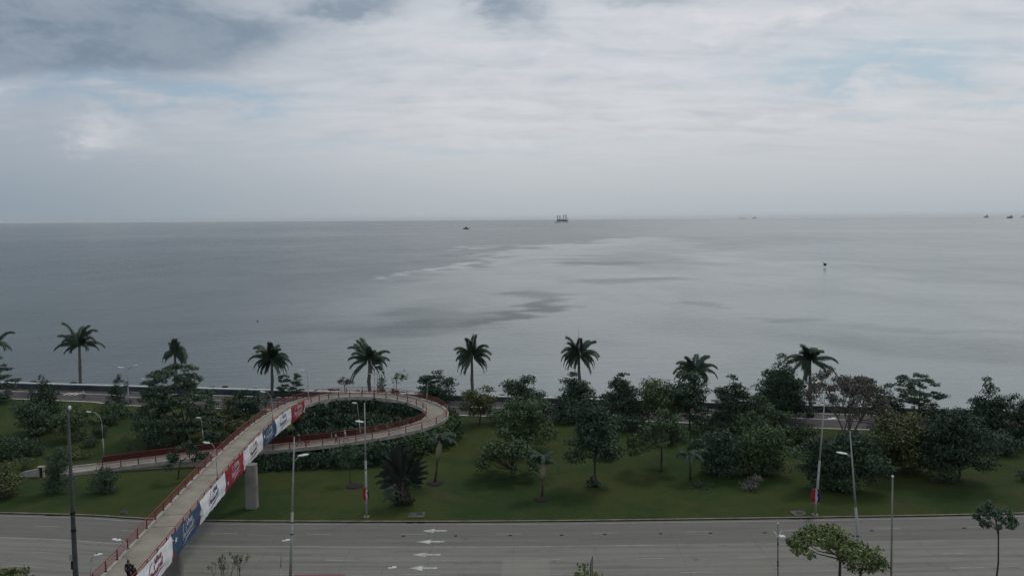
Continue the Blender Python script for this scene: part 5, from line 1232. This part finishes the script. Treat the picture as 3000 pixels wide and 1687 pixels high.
# dog
dp = rampz(902, 1302); root = empty('dog', dp, 'small reddish brown dog beside the person in grey shorts', 'dog'); root.rotation_euler = (0, 0, math.radians(190))
Vd = [(0, 0, .42), (.18, 0, .42), (.34, 0, .40), (.46, 0, .52), (.56, 0, .60), (.68, 0, .57), (-.14, 0, .44), (-.28, 0, .55), (-.36, 0, .66)]; Ed = [(0, 1), (1, 2), (2, 3), (3, 4), (4, 5), (0, 6), (6, 7), (7, 8)]; Rd = [.11, .12, .13, .075, .08, .035, .10, .03, .018]
for (ax, s_) in ((.32, 1), (.32, -1)): n = len(Vd); Vd += [(ax + .02, .07 * s_, .30), (ax - .02 + .06 * s_, .075 * s_, .16), (ax + .06 * s_, .075 * s_, .02), (ax + .05 + .06 * s_, .075 * s_, .01)]; Ed += [(2, n), (n, n + 1), (n + 1, n + 2), (n + 2, n + 3)]; Rd += [.05, .03, .022, .025]
for s_ in (1, -1): n = len(Vd); Vd += [(-.10 - .02, .07 * s_, .30), (-.02 - .08 * s_, .075 * s_, .24), (-.18 - .05 * s_, .075 * s_, .14), (-.14 - .06 * s_, .075 * s_, .02), (-.09 - .06 * s_, .075 * s_, .01)]; Ed += [(6, n), (n, n + 1), (n + 1, n + 2), (n + 2, n + 3), (n + 3, n + 4)]; Rd += [.065, .045, .026, .022, .025]
for s_ in (1, -1): n = len(Vd); Vd.append((.53, .055 * s_, .70)); Ed.append((4, n)); Rd.append(.02)
skin_obj('body', Vd, Ed, Rd, cloth('dog_fur', (.12, .045, .025)), root)
# people on the sea path
for i, (px, py, lb, tp, bt) in enumerate([(421, 1181, 'leftmost of three people walking along the sea path', dkb, black), (434, 1180, 'middle one of three people walking along the sea path', grey_, black), (456, 1181, 'rightmost of three people on the sea path, in a paler top, by the big tree', white_, dkb)]):
    p_ = at(px, py); person((p_[0], p_[1], .006), math.radians(170 if i < 2 else -10), lb, dict(step=.2), tp, bt, group='walkers on the sea path')
# cyclist and bicycle
p_ = at(246, 1171); P_ = (p_[0], p_[1], .006); yaw = math.radians(198)
root = empty('bicycle', P_, 'bicycle ridden along the sea path past the tall palm', 'bicycle'); root.rotation_euler = (0, 0, yaw)
for wx_ in (-.52, .52):
    mb = MB(); mb.tube([(wx_ + .33 * math.cos(a), 0, .34 + .33 * math.sin(a)) for a in np.linspace(0, 6.283, 25)], .02, 6, False); wl_ = mb.build('wheel', M_blk, root)
    mb = MB(); mb.tube([(wx_ + .30 * math.cos(a), 0, .34 + .30 * math.sin(a)) for a in np.linspace(0, 6.283, 25)], .009, 5, False)
    for a in np.linspace(0, 3.14, 9)[:-1]: mb.tube([(wx_ - .3 * math.cos(a), 0, .34 - .3 * math.sin(a)), (wx_ + .3 * math.cos(a), 0, .34 + .3 * math.sin(a))], .003, 4, False)
    mb.build('rim', M_lp, wl_)
mb = MB()
for a, b2 in (((-.52, .34), (-.12, .30)), ((-.52, .34), (-.2, .82)), ((-.12, .30), (-.22, .90)), ((-.12, .30), (.34, .78)), ((-.2, .80), (.33, .84)), ((.32, .90), (.52, .34))): mb.tube([(a[0], 0, a[1]), (b2[0], 0, b2[1])], .018, 6)
mb.build('frame', mat('bike_red', (.12, .02, .02), .5), root)
mb = MB(); mb.tube([(.30, -.26, .98), (.34, 0, .96), (.30, .26, .98)], .014, 6); mb.build('handlebar', M_blk, root); mb = MB(); mb.ell((-.22, 0, .93), (.14, .07, .035)); mb.build('saddle', M_blk, root)
cy = person((P_[0] + .22 * math.cos(yaw + math.pi), P_[1] + .22 * math.sin(yaw + math.pi), .10), yaw, 'cyclist with a white helmet riding by the tall palm', dict(sit=True, reach=True, lean=.22), white_, black, long_legs=False, cap_='helmet', h=1.7)
# ------------------------------------------------------------------ white car at the left edge of the road
p_ = at(-62, 1556); root = empty('parked_car', (p_[0], p_[1] - .6, .006), 'white car just entering the frame at the left edge of the road', 'car'); root['category'] = 'car'
M_car = mat('car_white', (.60, .60, .60), .3, .04, 1.0, spec=.5); M_gl = mat('car_glass', (.015, .02, .022), .1, .1, 1.0, spec=.6)
pr = [(-2.1, .35), (2.15, .35), (2.2, .62), (2.0, .85), (1.0, .98), (.35, 1.42), (-1.1, 1.45), (-1.9, 1.05), (-2.15, .95)]
mb = MB(); mb.prism(pr, -.85, .85); mb.build('body', M_car, root)
mb = MB(); mb.prism([(.93, 1.0), (.36, 1.38), (-1.0, 1.40), (-1.7, 1.06)], -.86, .86); mb.build('window', M_gl, root)
for wx_ in (-1.35, 1.35):
    for wy_ in (-.78, .78):
        mb = MB(); mb.tube([(wx_, wy_ - .1, .33), (wx_, wy_ + .1, .33)], .33, 16); wl_ = mb.build('wheel', M_blk, root); mb = MB(); mb.tube([(wx_, wy_ - .11, .33), (wx_, wy_ + .11, .33)], .2, 12); mb.build('rim', M_lp, wl_)
for wy_ in (-.6, .6): mb = MB(); mb.ell((2.12, wy_, .68), (.08, .16, .08)); mb.build('headlight', M_lh, root)
# minibus whose roof edge just shows at the bottom
mbp = atY(935, 1690, 72.2); root = empty('minibus', (mbp[0], 72.2, .01), 'dark red minibus, only its roof edge showing at the bottom beside the tall lamp', 'minibus')
M_bus = mat('bus_red', (.12, .015, .03), .35, .08, 1.0, spec=.5); bz = atY(935, 1681, 73.2)[2]
pr = [(-2.9, .35), (2.6, .35), (2.9, .6), (2.95, 1.1), (2.55, bz - .28), (2.2, bz - .06), (1.6, bz), (-2.5, bz), (-2.85, bz - .2)]
mb = MB(); mb.prism(pr, -.95, .95); mb.build('body', M_bus, root)
for a in (-2.4, -1.1, .2): mb = MB(); mb.box((a + .6, 0, bz - .65), (1.05, 1.93, .55)); mb.build('window', M_gl, root)
for wx_ in (-1.9, 1.9):
    for wy_ in (-.85, .85): mb = MB(); mb.tube([(wx_, wy_ - .12, .38), (wx_, wy_ + .12, .38)], .38, 16); mb.build('wheel', M_blk, root)

# ------------------------------------------------------------------ ships, rig, birds
M_ship = mat('ship_dark', (.045, .05, .055), .7, .2, .05); M_shipl = mat('ship_grey', (.16, .17, .18), .7, .15, .05)
def ship(px, py, wpx, hpx, label, cab, name='ship', cat='ship', mast=1.0, hullh=.33, flip=1):
    p_ = at(px, py, SEA); s_ = p_[1] / F; L = wpx * s_; Hh = hpx * s_; root = empty(name, (p_[0], p_[1], SEA), label, cat); root.scale = (flip, 1, 1)
    W_ = L * .18; mb = MB(); h_ = Hh * hullh; n = 9; vs = []
    for j, (zz, kx, kw) in enumerate(((-.3, .92, .75), (h_ * .5, .97, 1), (h_, 1.0, 1))):
        for i in range(n):
            t = i / (n - 1) * 2 - 1; wd = W_ * kw * (1 - abs(t) ** 3.0) ** .6 * .5; sheer = (abs(t) ** 3) * h_ * .25 if j == 2 else 0
            vs += [(t * L / 2 * kx, -wd, zz + sheer), (t * L / 2 * kx, wd, zz + sheer)]
    fs = []
    for j in range(2):
        for i in range(n - 1):
            for s2 in (0, 1): a = j * 2 * n + 2 * i + s2; fs.append((a, a + 2, a + 2 + 2 * n, a + 2 * n))
    for i in range(n - 1): a = 4 * n + 2 * i; fs.append((a, a + 1, a + 3, a + 2))
    mb.add(vs, fs); mb.build('hull', M_ship, root)
    for (cx_, cw, c0, c1) in cab: mb = MB(); mb.box((cx_ * L, 0, h_ + (c0 + c1) / 2 * (Hh - h_)), (cw * L, W_ * .8, (c1 - c0) * (Hh - h_)), 0, .9); mb.build('superstructure', M_shipl, root)
    if mast: mb = MB(); mb.tube([(cab[0][0] * L, 0, h_), (cab[0][0] * L, 0, Hh * mast)], [L * .015, L * .008], 6); mb.build('mast', M_ship, root)
    return root
ship(1366, 671.5, 19, 7.5, 'dark work boat on the water left of the rig', [(-.02, .42, 0, .6), (.0, .22, .6, .95)], 'work_boat', 'boat')
ship(1628, 652.5, 8, 2.2, 'tiny low boat just left of the drilling rig', [(0, .4, 0, .8)], 'small_boat', 'boat', 0, .6)
ship(2170, 641.0, 10, 2.6, 'faint low ship on the horizon, leftmost of a pair', [(.1, .3, 0, .7)], mast=.9, hullh=.6)
ship(2180, 640.8, 8, 3.2, 'faint ship close behind the low ship on the horizon', [(-.25, .25, 0, .7)], mast=1.0, hullh=.5)
ship(2210, 640.5, 10, 8, 'dark ship with a tall mast on the horizon, right of the rig', [(.28, .18, 0, .6), (-.05, .4, 0, .25)], mast=1.0, hullh=.35)
ship(2889, 638.0, 14, 9, 'hazy ship with a high superstructure near the right of the horizon', [(.15, .4, 0, .55), (.2, .25, .55, .95)], mast=.9, hullh=.42)
ship(2958, 640.0, 17, 11, 'larger hazy ship with its bridge at the right end of the hull', [(.28, .28, 0, .6), (.1, .5, 0, .3)], mast=1.0, hullh=.4)
ship(2996, 636.5, 7, 5, 'tiny hazy ship at the very right of the horizon', [(.1, .4, 0, .8)], mast=1.0, hullh=.4)
# jack-up rig
p_ = at(1648, 652.3, SEA); s_ = p_[1] / F; root = empty('jackup_rig', (p_[0], p_[1], SEA), 'jack-up platform with four tall legs standing out at sea', 'rig')
def X_(v): return (v - 1648) * s_
for lx, tp in ((1633.3, 631.0), (1640.4, 631.2), (1651.2, 629.2), (1658.3, 629.6)):
    for yy in (0,):
        mb = MB(); hh = (652.3 - tp) * s_; w_ = 2.0 * s_; nb = 14
        for a, b2 in ((-w_ / 2, -w_ / 2), (w_ / 2, -w_ / 2), (w_ / 2, w_ / 2), (-w_ / 2, w_ / 2)): mb.tube([(X_(lx) + a, b2, -1), (X_(lx) + a, b2, hh)], w_ * .24, 5)
        for q in range(nb): z0_, z1_ = hh * q / nb, hh * (q + 1) / nb; sg = 1 if q % 2 else -1; mb.tube([(X_(lx) - sg * w_ / 2, -w_ / 2, z0_), (X_(lx) + sg * w_ / 2, -w_ / 2, z1_)], w_ * .10, 4)
        mb.build('leg', M_ship, root)
mb = MB(); mb.box((X_(1646.5), 0, 4.9 * s_), (31 * s_, 16 * s_, 2.4 * s_), 0, 1.0); mb.build('hull', M_ship, root)
for a, w2, z0_, z1_ in ((1636.5, 7, 6.1, 9.4), (1645.5, 5, 6.1, 10.3), (1649, 4, 6.1, 8.2), (1655, 5, 6.1, 9.0)): mb = MB(); mb.box((X_(a), 0, (z0_ + z1_) / 2 * s_), (w2 * s_, 8 * s_, (z1_ - z0_) * s_)); mb.build('deckhouse', M_shipl, root)
mb = MB(); mb.tube([(X_(1663), 0, 0), (X_(1663), 0, 12.5 * s_)], .5 * s_, 6); mb.tube([(X_(1662), 0, 7 * s_), (X_(1664.5), 0, 9.5 * s_)], .4 * s_, 5); mb.build('crane', M_ship, root)
# birds over the water
def bird(px, py, z, span, roll, label, yaw=0.0, k=1.0):
    p_ = at(px, py, z); root = empty('bird', p_, label, 'bird'); root.scale = (k, k, k); root.rotation_euler = (roll, 0, yaw); V, Ed, R = [(0, 0, 0), (.3, 0, .0), (.48, 0, .06), (.62, 0, .02), (-.25, 0, 0), (-.42, 0, 0)], [(0, 1), (1, 2), (2, 3), (0, 4), (4, 5)], [.38, .30, .13, .05, .24, .14]
    skin_obj('body', V, Ed, R, cloth('bird_dark', (.02, .02, .022)), root)
    for s_ in (-1, 1):
        mb = MB(); pts = [(.14, 0, 0), (.30, s_ * span * .2, .42), (.10, s_ * span * .45, .62), (-.22, s_ * span * .45, .56), (-.25, s_ * span * .2, .34), (-.16, 0, 0)]
        mb.add([(x * 1.2, y, z_ + t) for t in (0, .03) for x, y, z_ in pts], [(0, 1, 4, 5), (1, 2, 3, 4), (6, 11, 10, 7), (7, 10, 9, 8)] + [(i, (i + 1) % 6, 6 + (i + 1) % 6, 6 + i) for i in range(6)]); mb.build('wing', cloth('bird_dark', (.02, .02, .022)), root)
bird(2417, 775, SEA + 2.2, 1.9, .15, 'dark pelican like bird flying low over the smooth water on the right', math.radians(60), 2.4)
bird(754, 942, 12, 1.8, .9, 'dark bird banking over the water above the third palm', math.radians(40), .3)
bird(1908, 711, SEA + 3, 2.2, 0.0, 'tiny dark bird low over the water right of the rig', math.radians(30), .8)
b0_ = [(418, 1109), (1548, 417)]
# ------------------------------------------------------------------ haze
me = bpy.data.meshes.new('haze'); bmh = bmesh.new(); bmesh.ops.create_cube(bmh, size=1.0); bmh.to_mesh(me); bmh.free()
hz = link(bpy.data.objects.new('haze', me)); hz.location = (0, 29000, (150 - 6) / 2); hz.scale = (132000, 64000, 156); hz['kind'] = 'stuff'; hz['label'] = 'thin pale sea haze'
m = bpy.data.materials.new('haze'); m.use_nodes = True; n_ = m.node_tree; n_.nodes.clear(); ou = n_.nodes.new('ShaderNodeOutputMaterial'); pvn = n_.nodes.new('ShaderNodeVolumePrincipled')
pvn.inputs['Density'].default_value = 1.3e-5; pvn.inputs['Color'].default_value = (.93, .96, 1, 1); n_.links.new(pvn.outputs[0], ou.inputs['Volume']); me.materials.append(m)
